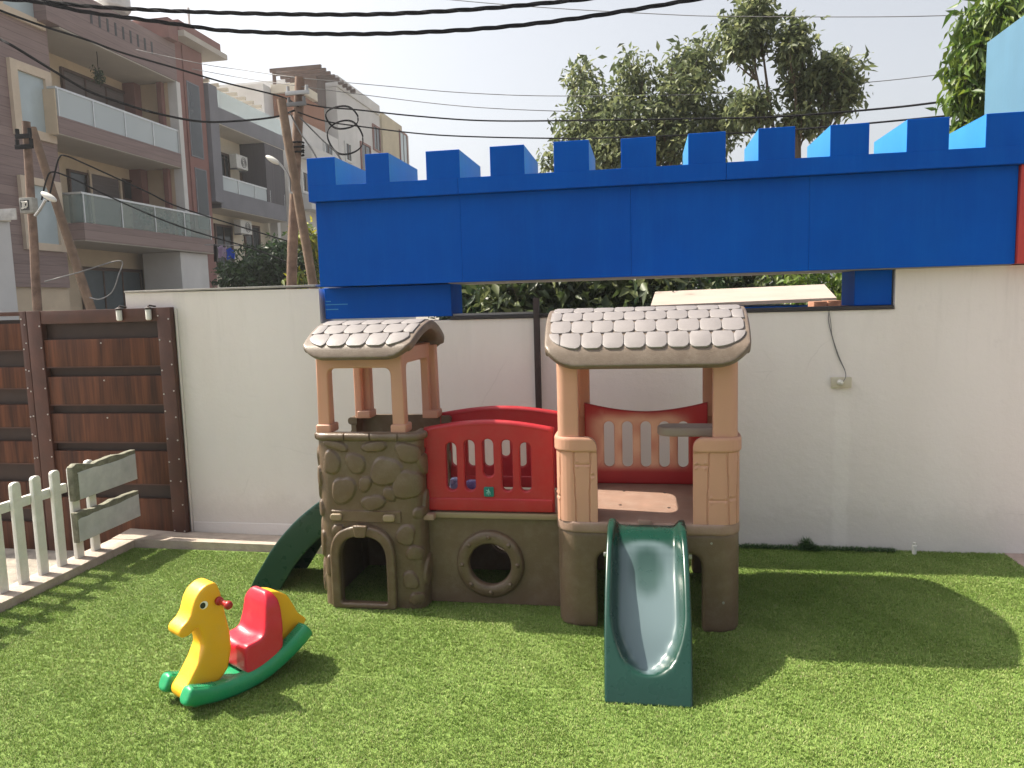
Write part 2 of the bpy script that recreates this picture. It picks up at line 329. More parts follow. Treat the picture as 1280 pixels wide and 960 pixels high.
def wrap(path, z0, z1, thick, du=.006, dz=.008, disp=None, ztop=None):
    """a moulded wall that follows a plan path; outward is to the right of travel... disp(p,u,z) adds relief"""
    Q = resample(path, du); n = len(Q); nz = max(1, int((z1-z0)/dz)); bm = bmesh.new(); O = []; I = []
    for i, (p, s) in enumerate(Q):
        a, b = Q[max(0, i-1)][0], Q[min(n-1, i+1)][0]; t = (b-a).normalized(); nn = Vector((t.y, -t.x))
        zt = z1 if ztop is None else ztop(s, Q[-1][1]); co_, ci = [], []
        for k in range(nz+1):
            z = z0+(zt-z0)*k/nz; h = disp(p, s, z) if disp else 0
            e = p+nn*h; co_.append(bm.verts.new((e.x, e.y, z))); e = p-nn*thick; ci.append(bm.verts.new((e.x, e.y, z)))
        O.append(co_); I.append(ci)
    for i in range(n-1):
        for k in range(nz):
            bm.faces.new((O[i][k], O[i+1][k], O[i+1][k+1], O[i][k+1])); bm.faces.new((I[i][k], I[i][k+1], I[i+1][k+1], I[i+1][k]))
        bm.faces.new((O[i][0], I[i][0], I[i+1][0], O[i+1][0])); bm.faces.new((O[i][nz], O[i+1][nz], I[i+1][nz], I[i][nz]))
    for i in (0, n-1):
        for k in range(nz): bm.faces.new((O[i][k], O[i][k+1], I[i][k+1], I[i][k]) if i == 0 else (O[i][k], I[i][k], I[i][k+1], O[i][k+1]))
    return bm
def sst(a, b, x):
    t = max(0, min(1, (x-a)/(b-a))) if a != b else float(x > a); return t*t*(3-2*t)
def wear_light(me, fn):
    at_ = me.color_attributes.new('wear_light', 'FLOAT_COLOR', 'POINT')
    for i, v in enumerate(me.vertices): w = fn(v.co); at_.data[i].color = (w, w, w, 1)

# ------------------------------------------------------------------ SETTING: ground, kerb, turf
def sheet(name, pts, m, z):
    bm = bmesh.new(); bm.faces.new([bm.verts.new((p[0], p[1], z)) for p in pts]); return tag(obj(name, bm, m, smooth=0), kind='structure')
sheet('ground', [(-150, -80), (150, -80), (150, 250), (-150, 250)], MT['gnd'], -.24)
sheet('driveway', [(-9, -4), (-3.5, -4), (-3.5, 4.84), (-9, 4.84)], MT['drive'], -.16)
bm = bx(2.14, 6, -3, 4.88, -.2, .0); tag(obj('paving', bm, MT['pave'], smooth=0), kind='structure')
bm = bmesh.new(); box(bm, -3.645, -3.462, -3, 4.5, -.22, .05, bev=.012)
# the back length of the kerb, top sloping a little to the wall
v = [(-3.645, 4.503, .05), (-3.462, 4.503, .05), (-.5, 4.47, .035), (-.5, 4.86, -.05), (-2.5, 4.86, -.06), (-3.3, 4.86, .0), (-3.75, 4.86, .02)]
T = [bm.verts.new(p) for p in v]; B = [bm.verts.new((p[0], p[1], -.2)) for p in v]
bm.faces.new(T)
for i in range(len(v)): bm.faces.new((T[i], B[i], B[(i+1) % len(v)], T[(i+1) % len(v)]))
tag(obj('kerb', bm, MT['kerb'], smooth=30), kind='structure')
tm, nt, b = new_mat('turf_backing'); L = nt.links.new
tc = N(nt, 'ShaderNodeTexCoord'); a = N(nt, 'ShaderNodeTexNoise', Scale=120, Detail=4); L(tc.outputs['Object'], a.inputs['Vector'])
rp = ramp(nt, a.outputs['Fac'], [(.35, (.10, .17, .03)), (.65, (.18, .26, .05))]); L(rp.outputs[0], b.inputs['Base Color']); b.inputs['Roughness'].default_value = .9
bp = N(nt, 'ShaderNodeBump', Strength=.8, Distance=.02); L(a.outputs['Fac'], bp.inputs['Height']); L(bp.outputs[0], b.inputs['Normal'])
turf_poly = [(-3.46, -3), (2.2, -3), (2.15, 4.64), (2.125, 4.86), (-.5, 4.86), (-.5, 4.46), (-3.46, 4.49)]
sheet('turf', turf_poly, tm, -.004)
sheet('soil', [(-3.6, -3), (2.3, -3), (2.3, 4.87), (-3.6, 4.87)], MT['gnd'], -.012)

def in_turf(x, y): return (x > -3.455) & (x < 2.14) & np.where(x < -.5, y < 4.46, y < 4.865)
def grass():
    n = 235000
    ty = 1.95+(4.88-1.95)*rng.random(n)**1.0; half = .74*(ty+.4)
    tx = rng.uniform(-3.47, 2.15, n)
    k = in_turf(tx, ty) & (tx < .74*ty+.3-.18*ty+.2) & (tx > -.92*ty-.5); tx, ty = tx[k], ty[k]
    k = ~((np.abs(ty-(2.955+.012*np.sin(tx*3)+.006*np.sin(tx*17))) < .004*(1+.8*np.sin(tx*9))) & (tx < -.3)); tx, ty = tx[k], ty[k]
    bl = 4; n = len(tx)*bl
    X = np.repeat(tx, bl)+rng.normal(0, .0035, n); Y = np.repeat(ty, bl)+rng.normal(0, .0035, n)
    swirl = 1.6*np.sin(X*5.3+2*np.sin(Y*3.1))+1.4*np.cos(Y*6.7+np.sin(X*4.2))+.8*np.sin(X*23+Y*19)
    ang = np.where(rng.random(n) < .30, swirl+rng.normal(0, .7, n), rng.uniform(0, 2*np.pi, n))
    ln = rng.uniform(.0055, .0105, n)*(1+.10*np.sin(X*11)*np.sin(Y*13)); tilt = rng.uniform(.35, 1.35, n); w = rng.uniform(.0008, .0014, n)
    dx, dy = np.cos(ang), np.sin(ang); px, py = -dy, dx
    h1 = ln*.55*np.cos(tilt*.6); o1 = ln*.55*np.sin(tilt*.6); h2 = h1+ln*.45*np.cos(tilt*1.25); o2 = o1+ln*.45*np.sin(tilt*1.25)
    V = np.empty((n, 5, 3), np.float32)
    for j, (o, h, s) in enumerate(((0*o1, 0*h1-.003, 1.), (0*o1, 0*h1-.003, -1.), (o1, h1, -.85), (o1, h1, .85), (o2, h2, 0))):
        V[:, j, 0] = X+dx*o+px*w*s; V[:, j, 1] = Y+dy*o+py*w*s; V[:, j, 2] = h
    me = bpy.data.meshes.new('turf_blades'); me.vertices.add(n*5); me.vertices.foreach_set('co', V.ravel())
    base = np.arange(n)*5
    li = np.stack([base, base+1, base+2, base+3, base+3, base+2, base+4], 1).ravel().astype(np.int32)
    st = np.stack([np.arange(n)*7, np.arange(n)*7+4], 1).ravel().astype(np.int32)
    me.loops.add(n*7); me.loops.foreach_set('vertex_index', li); me.polygons.add(n*2); me.polygons.foreach_set('loop_start', st)
    me.update(); me.validate()
    m, nt, b = new_mat('turf_blade'); L = nt.links.new
    g = N(nt, 'ShaderNodeNewGeometry'); tc = N(nt, 'ShaderNodeTexCoord')
    a = N(nt, 'ShaderNodeTexNoise', Scale=1.6, Detail=5, Roughness=.6); L(tc.outputs['Object'], a.inputs['Vector'])
    rp = ramp(nt, g.outputs['Random Per Island'], [(0, (.11, .205, .034)), (.35, (.17, .275, .050)), (.75, (.235, .325, .078)), (.93, (.29, .355, .11)), (1, (.36, .34, .18))])
    r2 = ramp(nt, a.outputs['Fac'], [(.3, (.84, .90, .78)), (.7, (1.22, 1.10, 1.35))])
    mx = N(nt, 'ShaderNodeMix', data_type='RGBA', blend_type='MULTIPLY'); mx.inputs['Factor'].default_value = 1
    L(rp.outputs[0], mx.inputs['A']); L(r2.outputs[0], mx.inputs['B']); L(mx.outputs['Result'], b.inputs['Base Color'])
    b.inputs['Roughness'].default_value = .55; b.inputs['Specular IOR Level'].default_value = .3
    tr = N(nt, 'ShaderNodeBsdfTranslucent'); L(mx.outputs['Result'], tr.inputs['Color'])
    ms = N(nt, 'ShaderNodeMixShader'); ms.inputs[0].default_value = .16
    L(b.outputs[0], ms.inputs[1]); L(tr.outputs[0], ms.inputs[2]); L(ms.outputs[0], nt.nodes['Material Output'].inputs[0])
    o = bpy.data.objects.new('turf_blades', me); COL.objects.link(o); me.materials.append(m)
    tag(o, 'short artificial grass blades of the green lawn', 'grass', kind='stuff')
grass()

# ------------------------------------------------------------------ PLAYSET
PX = Vector((-.6, 3.95, 0))
ps = thing('toddler_playset', PX, 'plastic climbing playhouse with stone tower, red bridge and two dark green slides', 'playset')

# --- stone tower
X0, X1, Y0, Y1 = -1.725, -1.145, 3.675, 4.33
fpath = fillet([(X0, 3.86), (X0, Y0), (X1, Y0), (X1, 3.83)], [0, .11, .11, 0], 8, closed=False)
rpath = fillet([(X1, 4.24), (X1, Y1), (X0, Y1), (X0, 4.20)], [0, .09, .09, 0], 8, closed=False)
ST = [(-1.614,.877,.064,.026),(-1.642,.785,.051,.058),(-1.509,.783,.053,.053),(-1.584,.637,.064,.072),(-1.463,.672,.032,.042),(-1.345,.74,.079,.079),(-1.401,.873,.064,.03),(-1.229,.67,.08,.08),(-1.422,.572,.069,.037),(-1.221,.84,.07,.05),(-1.630,.42,.030,.032),(-1.253,.401,.053,.051),(-1.205,.305,.045,.042),(-1.238,.158,.037,.053),(-1.205,.058,.04,.034),(-1.686,.22,.022,.053)]
left_corner_s = (3.86-Y0)
def front_u(p, s): return X0+(s-left_corner_s)+.02
ALLST = ST+[(-1.80,.80,.05,.07),(-1.79,.62,.05,.07),(-1.735,.70,.022,.055),(-1.80,.40,.05,.08),(-1.735,.34,.024,.075),(-1.78,.15,.05,.09),(-1.73,.53,.02,.05),(-1.12,.77,.05,.06),(-1.10,.55,.06,.07),(-1.11,.2,.05,.08),(-1.33,.62,.03,.04),(-1.16,.52,.05,.03)]
STP = [(cx, cz, rx, rz, random.uniform(0, 6), random.uniform(-.35, .35)) for cx, cz, rx, rz in ALLST]
def stone_disp(p, s, z):
    u = front_u(p, s); h = 0
    for cx, cz, rx, rz, ph, rot in STP:
        dx, dz = u-cx, z-cz
        if abs(dx) > rx*1.7+.02 or abs(dz) > rz*1.7+.02: continue
        c, q = math.cos(rot), math.sin(rot); ex, ez = (dx*c+dz*q)/rx, (-dx*q+dz*c)/rz
        an = math.atan2(ez, ex); rr = (abs(ex)**2.5+abs(ez)**2.5)**.4/(1+.10*math.sin(2*an+ph)+.06*math.sin(3*an+2*ph))
        h = max(h, .0155*(1-sst(.88, 1.04, rr))*(1-.25*rr*rr))
    if -1.66 < u < -1.275 and .466 < z < .527: h = .009
    return h
tw = obj('stone_tower', (lambda me: cut(me, [prism(bmesh.new(), fillet([(-1.607, -.1), (-1.343, -.1), (-1.343, .395), (-1.607, .395)], [0, 0, .13, .13], 10), 3.55, 3.80)]))(to_mesh(wrap(fpath, 0, .905, .03, .0045, .005, stone_disp))), MT['stone'], ps, 40)
def rear_disp(p, s, z):
    return .006*(1 if (math.sin(s*23+1.3*math.sin(z*19))*math.sin(z*21+math.sin(s*9)) > .1) else 0)
obj('rear_wall', wrap(rpath, 0, .905, .03, .012, .012, rear_disp), MT['stone'], ps, 40)
bm = bmesh.new()
obj('side_wall', bx(X0+.004, X0+.03, 3.862, 4.198, .0, .46, bev=.004), MT['stone'], ps)
def rim_disp(p, s, z):
    t = (z-.922)/.022; rr = .016*math.sqrt(max(0, 1-min(1, t*t)))
    g = min(abs(s-q) for q in (.17, .33, .47, .62, .77)); return .004+rr-(.007 if g < .0035 else 0)
obj('tower_rim', wrap(fpath, .90, .944, .036, .0035, .0055, rim_disp), MT['stone'], ps, 50)
obj('tower_rim', wrap(rpath, .90, .944, .036, .0035, .0055, rim_disp), MT['stone'], ps, 50)
ar = plate(fillet([(-1.655, .0), (-1.297, .0), (-1.297, .45), (-1.655, .45)], [.02, .02, .17, .17], 10), [fillet([(-1.605, .032), (-1.345, .032), (-1.345, .395), (-1.605, .395)], [.02, .02, .13, .13], 10)], 3.640, 3.690, .012, 3)
dr = obj('arch_doorway', ar, MT['stone'], tw)
obj('keystone', plate(fillet([(-1.505, .392), (-1.447, .392), (-1.435, .458), (-1.517, .458)], .01, 4), [], 3.630, 3.66, .007), MT['stone'], dr)
for cx in (-1.614, -1.322):
    obj('button', plate(rrect(cx-.033, cx+.033, .476, .513, .016), [], 3.652, 3.675, .006), MT['tan'], tw)
obj('latch', plate(rrect(-1.712, -1.694, .075, .17, .007), [], 3.70, 3.725, .004), MT['tan'], tw)
obj('deck', bx(X0+.035, X1+.05, Y0+.04, Y1-.04, .47, .505, bev=.008), MT['deck'], ps)

# --- peach canopy frames
def portal(x0, x1, z0, zt, w, drop, axes, a, b, flare=.012):
    """table-like arch: two legs and a lintel with rounded inner corners"""
    out = [(x0-flare, z0), (x0+w, z0), ] 
    inner = fillet([(x0+w, z0), (x0+w, zt-drop), (x1-w, zt-drop), (x1-w, z0)], [0, .04, .04, 0], 6, closed=False)
    outer = [(x1+flare, z0), (x1, zt), (x0, zt), (x0-flare, z0)]
    return plate(inner+[Vector(p) for p in outer], [], a, b, .008, 2, axes)
TX0, TX1, TY0, TY1 = -1.700, -1.232, 3.70, 4.29
obj('canopy_frame', portal(TX0, TX1, .94, 1.365, .062, .085, 'xz', TY0, TY0+.055, .006), MT['pink'], ps)
obj('canopy_frame', portal(TX0+.03, TX1+.03, .94, 1.365, .062, .085, 'xz', TY1-.055, TY1, .006), MT['pink'], ps)
obj('canopy_frame', portal(TY0+.03, TY1-.03, .94, 1.38, .065, .085, 'yz', TX0+.004, TX0+.05, .004), MT['pink'], ps)
obj('canopy_frame', portal(TY0+.03, TY1-.03, .94, 1.38, .065, .085, 'yz', TX1-.05, TX1-.004, .004), MT['pink'], ps)
for sx in (0, 1):
    for sy in (0, 1):
        xo = .03*sy; xc = (TX0-.014+xo, TX0+.070+xo) if sx == 0 else (TX1-.070+xo, TX1+.014+xo); yc = (TY0-.012, TY0+.10) if sy == 0 else (TY1-.10, TY1+.012)
        obj('post_foot', bx(*xc, *yc, .938, .985, bev=.012, seg=3), MT['pink'], ps)

# --- shingled roofs
def roof(name, xc, yr, hx, run, zr, drop, rows, cols, cr=.10, pw=1.4, th=.042, lip=.03, inset=.05):
    def prof(yy):
        t = min(1.15, abs(yy)/run); return zr-drop*t**pw-lip*max(0, (t-.90)/.10)**2
    # arc-length table
    ys = np.linspace(0, run*1.1, 400); zs = np.array([prof(y) for y in ys]); sl = np.concatenate([[0], np.cumsum(np.hypot(np.diff(ys), np.diff(zs)))])
    Lh = float(np.interp(run, ys, sl))
    def bend(u, v, w):
        y = float(np.interp(abs(v), sl, ys)); e = 1e-3; u *= 1.055-.07*min(1, y/run)**1.6
        dz = (prof(y+e)-prof(max(0, y-e)))/(e+min(e, y)) if y > 1e-4 else 0
        nv = Vector((0, -dz, 1)).normalized(); sgn = 1 if v >= 0 else -1
        return Vector((xc+u, yr+sgn*(y+nv.y*w), prof(y)+nv.z*w))
    bm = prism(bmesh.new(), rrect(-hx, hx, -Lh, Lh, cr, 10), -th, 0, 'xy')
    me = puff(bm, .0085, 6, .5)
    for v in me.vertices: v.co = bend(*v.co)
    ro = obj(name, me, MT['roof'], ps, 180)
    clip = rrect(-hx+.024, hx-.024, -Lh+inset, Lh-inset, cr*.85, 8)
    def clipped(poly):
        for i in range(len(clip)):
            a, b = clip[i], clip[(i+1) % len(clip)]; out = []
            if (b-a).length < 1e-6: continue
            n2 = Vector((-(b-a).y, (b-a).x)); f = lambda p: (p-a).dot(n2)
            for j in range(len(poly)):
                p, q = poly[j], poly[(j+1) % len(poly)]; fp, fq = f(p), f(q)
                if fp >= 0: out.append(p)
                if (fp >= 0) != (fq >= 0): out.append(p.lerp(q, fp/(fp-fq)))
            poly = out
            if len(poly) < 3: return []
        return poly
    bm = bmesh.new(); step = (Lh-inset)/rows; cw = (2*hx-.056)/cols
    for sgn in (-1, 1):
        for r_ in range(rows):
            v0, v1 = sgn*(r_*step+.006), sgn*((r_+1)*step+.003)     # v1 is the lower, downhill edge
            for k in range(-1, cols+1):
                c = -hx+.028+(k+.5+(.5 if r_ % 2 else 0))*cw; w = cw*.493; hgt = v1-v0; j = lambda: random.uniform(-.0012, .0012)
                tile = [Vector((c-w*.80, v0)), Vector((c+w*.80, v0)), Vector((c+w+j(), v0+hgt*.24)), Vector((c+w*.99, v0+hgt*.78)), Vector((c+w*.82, v1-hgt*.08)), Vector((c+w*.4, v1)), Vector((c-w*.4, v1)), Vector((c-w*.82, v1-hgt*.08)), Vector((c-w*.99, v0+hgt*.78)), Vector((c-w+j(), v0+hgt*.24))]
                if sgn > 0: tile = tile[::-1] if False else tile
                ar_ = sum(tile[i].x*tile[(i+1) % len(tile)].y-tile[(i+1) % len(tile)].x*tile[i].y for i in range(len(tile)))
                if ar_ < 0: tile = tile[::-1]
                t = clipped(tile)
                if len(t) < 3: continue
                A = abs(sum(t[i].x*t[(i+1) % len(t)].y-t[(i+1) % len(t)].x*t[i].y for i in range(len(t))))/2
                if A < .0006: continue
                cen = sum(t, Vector((0, 0)))/len(t); tb = random.uniform(.0075, .0095)
                rings = []
                for off, hh in ((0, -.006), (0, tb*.75), (.0010, tb*.95), (.0028, tb)):
                    rings.append([bm.verts.new(bend(*(p+(cen-p).normalized()*off), hh)) for p in t])
                for P_, Q_ in zip(rings, rings[1:]):
                    for i in range(len(t)): bm.faces.new((P_[i], P_[(i+1) % len(t)], Q_[(i+1) % len(t)], Q_[i]))
                bm.faces.new(rings[-1])
    obj('shingles', bm, MT['shingle'], ro, 50)
    return bend
roof('tower_roof', -1.452, 3.985, .295, .385, 1.514, .130, 3, 5, .125, 1.75, .048, .045, .066)

# --- bridge
for yy, nm in ((3.80, 'bridge_wall'), (4.30, 'rear_bridge_wall')):
    hole = [Vector((-.814+.117*math.cos(a), .222+.117*math.sin(a))) for a in np.linspace(0, 2*math.pi, 40, endpoint=False)]
    w = obj(nm, plate([Vector(p) for p in ((-1.17, 0), (-.43, 0), (-.43, .48), (-1.17, .48))], [hole], yy-.014, yy+.014, .005), MT['base'], ps)
    s = -1 if yy < 4 else 1
    ring = bmesh.new(); prof_ = [(.112, .0), (.114, .022), (.122, .030), (.150, .030), (.170, .028), (.181, .018), (.184, .0)]
    RR = []
    for k in range(48):
        a = 2*math.pi*k/48; RR.append([ring.verts.new((-.814+p*math.cos(a), yy+s*(.010+h), .222+p*math.sin(a))) for p, h in prof_])
    for k in range(48):
        for j in range(len(prof_)-1): ring.faces.new((RR[k][j], RR[k][j+1], RR[(k+1) % 48][j+1], RR[(k+1) % 48][j]))
    rg = obj('porthole_ring', ring, MT['stone'], w, 180)
    if yy < 4:
        for k in range(8):
            a = 2*math.pi*k/8+.02; t = bmesh.new(); bmesh.ops.create_uvsphere(t, u_segments=12, v_segments=8, radius=.0125)
            bmesh.ops.transform(t, matrix=Matrix.Translation((-.814+.150*math.cos(a), yy-.040, .222+.150*math.sin(a))) @ Matrix.Diagonal((1, .75, 1, 1)), verts=t.verts)
            tag(obj('bolt', t, MT['stone'], w, 180))
obj('bridge_ledge', bx(-1.138, -.445, 3.755, 3.83, .474, .505, bev=.008), MT['tan'], ps)
obj('bridge_deck', bx(-1.16, -.44, 3.83, 4.29, .470, .500, bev=.006), MT['deck'], ps)
def bridge_panel(name, yc, front):
    xl, xr, sh_, short = (-1.145, -.462, 0, 2) if front else (-1.20, -.455, -.105, 3)
    top = [(xl+(xr-xl)*i/24, .948+.040*math.sin(math.pi*i/24)**1.0) for i in range(25)]
    out = [Vector((xl, .512)), Vector((xr, .512))]+[Vector(p) for p in top[::-1]]
    hs = []
    for i, cx in enumerate((-1.004, -.905, -.806, -.707, -.610)):
        zt = (.872, .886, .892, .888, .874)[i]; zb = (.625 if front else .64) if i != short else .70; cx += sh_
        hs.append(rrect(cx-.0285, cx+.0285, zb-.004, zt+.004, .0282, 8))
    p = obj(name, plate(out, hs, yc-.019, yc+.019, .008, 3), MT['red'], ps)
    # moulded rails: thicker border along the top and the foot
    tp = [Vector((x, z)) for x, z in top]; rail = bmesh.new()
    tube(rail, [(x, yc, z-.012) for x, z in top], .021, 10)
    obj('top_rail', rail, MT['red'], p, 180)
    obj('foot_rail', bx(xl+.005, xr-.006, yc-.026, yc+.024, .512, .582, bev=.012, seg=3), MT['red'], p)
    return p
bp_ = bridge_panel('bridge_panel', 3.785, True); bridge_panel('bridge_panel', 4.30, False)
bd = obj('badge', plate(rrect(-.832, -.779, .592, .644, .008), [], 3.758, 3.769, .002), MT['teal'], bp_)
bm = bmesh.new()
for q in (((-.815, .605), (-.806, .632)), ((-.806, .632), (-.797, .605)), ((-.818, .628), (-.796, .616)), ((-.806, .600), (-.806, .636)), ((-.820, .612), (-.806, .618))):
    tube(bm, [(q[0][0], 3.757, q[0][1]), (q[1][0], 3.757, q[1][1])], .0014, 6)
obj('emblem', bm, mat('pale_teal_print', (.25, .5, .48), .4), bd)
for zc in (.80, .88): obj('hinge', bx(-1.16, -1.135, 3.76, 3.80, zc-.03, zc+.03, bev=.008), MT['red'], bp_)

# --- house
hx0, hx1, hy0, hy1 = -.432, .442, 3.555, 4.40
plan = rrect(hx0, hx1, hy0, hy1, .11, 10)
me = to_mesh(prism(bmesh.new(), plan, 0, .48, 'xy'))
arch = lambda a0, a1, zt, r: fillet([(a0, -.1), (a1, -.1), (a1, zt), (a0, zt)], [0, 0, r, r], 8)
me = cut(me, [prism(bmesh.new(), rrect(hx0+.06, hx1-.06, hy0+.06, hy1-.06, .06), -.1, .44, 'xy'), prism(bmesh.new(), arch(-.238, .262, .385, .07), 3.3, 4.7, 'xz'), prism(bmesh.new(), arch(3.80, 4.17, .36, .07), -.8, .8, 'yz')])
obj('house_base', puff(me, .010, 5), MT['base'], ps, 180)
dk = obj('house_deck', puff(prism(bmesh.new(), rrect(hx0-.004, hx1+.004, hy0-.006, hy1+.006, .115, 10), .474, .532, 'xy'), .009, 4), MT['deck'], ps, 180)
for q in ((-.118, 4.155), (-.130, 3.865), (.105, 4.13), (.118, 3.83)):
    bm = bmesh.new(); tube(bm, [(q[0], q[1], .531), (q[0], q[1], .5335), (q[0], q[1], .5338)], [.0085, .0085, .006], 12); obj('bolt_cap', bm, MT['black'], dk, 40)
for q in ((.305, .44), (.36, .15)):
    bm = bmesh.new(); tube(bm, [(q[0], 3.560, q[1]), (q[0], 3.551, q[1])], [.006, .005], 10); obj('bolt_head', bm, MT['steel'], ps, 40)
obj('slide_latch', bx(-.035, .028, 3.546, 3.566, .518, .548, bev=.004), MT['deck'], dk)
def log_disp(seed, L0):
    rs = random.Random(seed); vs = [i*.075+rs.uniform(-.012, .012) for i in range(1, int(L0/.075)+1)]
    hs = [(a, b, rs.uniform(.58, .86)) for a, b in zip([0]+vs, vs+[L0]) if rs.random() < .75]
    def f(p, s, z):
        h = 0
        if z < .875:
            for q in vs:
                if abs(s-q+.004*math.sin(z*9+q*40)) < .0032: h = -.005
            for a, b, zz in hs:
                if a < s < b and abs(z-zz) < .003: h = -.004
                for sx in (a+.014, b-.014):
                    if (s-sx)**2+(z-zz-.014)**2 < 1.6e-5 or (s-sx)**2+(z-zz+.014)**2 < 1.6e-5: h = .0035
        else: h = .009*sst(.872, .882, z)*(1-sst(.935, .948, z)*.6)
        return h
    return f
def corner_top(which):
    def f(s, L): t = s if which == 'start' else L-s; return .945-.05*(1-math.sqrt(max(0, 1-(1-min(1, t/.05))**2)))
    return f
r_ = .10
pl = fillet([(hx0, 3.80), (hx0, hy0), (-.228, hy0)], [0, r_, 0], 8, False)
pr = fillet([(.222, hy0), (hx1, hy0), (hx1, 4.30)], [0, r_, 0], 8, False)
obj('log_panel', wrap(pl, .530, .945, .03, .0035, .0055, log_disp(3, .40), corner_top('end')), MT['pink'], ps, 40)
obj('log_panel', wrap(pr, .530, .945, .03, .0035, .0055, log_disp(8, .92), corner_top('start')), MT['pink'], ps, 40)
pbl = fillet([(-.25, hy1), (hx0, hy1), (hx0, 4.215)], [0, r_, 0], 8, False); pbr = fillet([(hx1, 4.302), (hx1, hy1), (.26, hy1)], [0, r_, 0], 8, False)
obj('log_panel', wrap(pbl, .530, .945, .03, .008, .012, log_disp(4, .35)), MT['pink'], ps, 40)
obj('log_panel', wrap(pbr, .530, .945, .03, .008, .012, log_disp(5, .27)), MT['pink'], ps, 40)
def post(pts):
    obj('roof_post', puff(wrap(fillet(pts, [0, .075, 0], 8, False), .92, 1.40, .042, .01, .05), .007, 4), MT['pink'], ps, 180)
i = .012
post([(hx0+i, hy0+.12), (hx0+i, hy0+i), (hx0+i+.105, hy0+i)]); post([(hx1-i-.118, hy0+i), (hx1-i, hy0+i), (hx1-i, hy0+.12)])
post([(hx0+i+.105, hy1-i), (hx0+i, hy1-i), (hx0+i, hy1-.13)]); post([(hx1-i, hy1-.13), (hx1-i, hy1-i), (hx1-i-.105, hy1-i)])
for nm, xx in (('side_frame', hx0+.016),):
    op = fillet([(3.812, .53), (3.812, 1.262), (4.200, 1.262), (4.200, .53)], [0, .10, .10, 0], 8, closed=False)
    obj(nm, plate(op+[Vector(p) for p in ((4.26, .53), (4.30, 1.40), (3.66, 1.40), (3.68, .53))], [], xx, xx+.03, .006, 2, 'yz'), MT['pink'], ps)
# rear red panel, bleaching and sun glowing through it painted pale round the slots
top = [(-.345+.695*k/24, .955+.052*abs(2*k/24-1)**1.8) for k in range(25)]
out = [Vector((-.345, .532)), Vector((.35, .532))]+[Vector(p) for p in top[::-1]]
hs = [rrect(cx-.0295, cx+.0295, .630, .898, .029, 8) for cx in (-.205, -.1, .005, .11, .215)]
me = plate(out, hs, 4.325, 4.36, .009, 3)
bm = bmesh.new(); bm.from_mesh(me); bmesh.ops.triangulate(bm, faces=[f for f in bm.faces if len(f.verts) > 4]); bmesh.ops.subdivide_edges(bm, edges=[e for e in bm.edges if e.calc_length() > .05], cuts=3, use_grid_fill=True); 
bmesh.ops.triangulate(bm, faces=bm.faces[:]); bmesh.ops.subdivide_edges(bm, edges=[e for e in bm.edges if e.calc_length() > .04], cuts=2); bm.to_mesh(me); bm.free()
wear_light(me, lambda c: sst(.60, .66, c.z)*(1-sst(.90, .965, c.z))*(1-sst(.17, .33, abs(c.x-(-.04))))*(.85+.25*math.sin(c.x*37)*math.sin(c.z*31)))
obj('rear_panel', me, MT['redfade_glow'], ps, 40)
# shelf beside the window
sh = [(.345, 3.78), (.345, 3.92)]+[(.13-.068*math.sin(a), 3.85+.07*math.cos(a)) for a in np.linspace(0, math.pi, 14)]
obj('window_shelf', plate([Vector(p) for p in [(.43, 3.78), (.43, 3.92)]+sh[2:]], [], .908, .956, .012, 3, 'xy'), MT['shelf'], ps)
roof('house_roof', .006, 4.005, .474, .548, 1.548, .195, 4, 9, .15, 1.7, .056, .060, .088)
for yy in (hy0+.10, hy1-.12): obj('lintel', bx(hx0+.05, hx1-.05, yy, yy+.03, 1.31, 1.40, bev=.006), MT['pink'], ps)

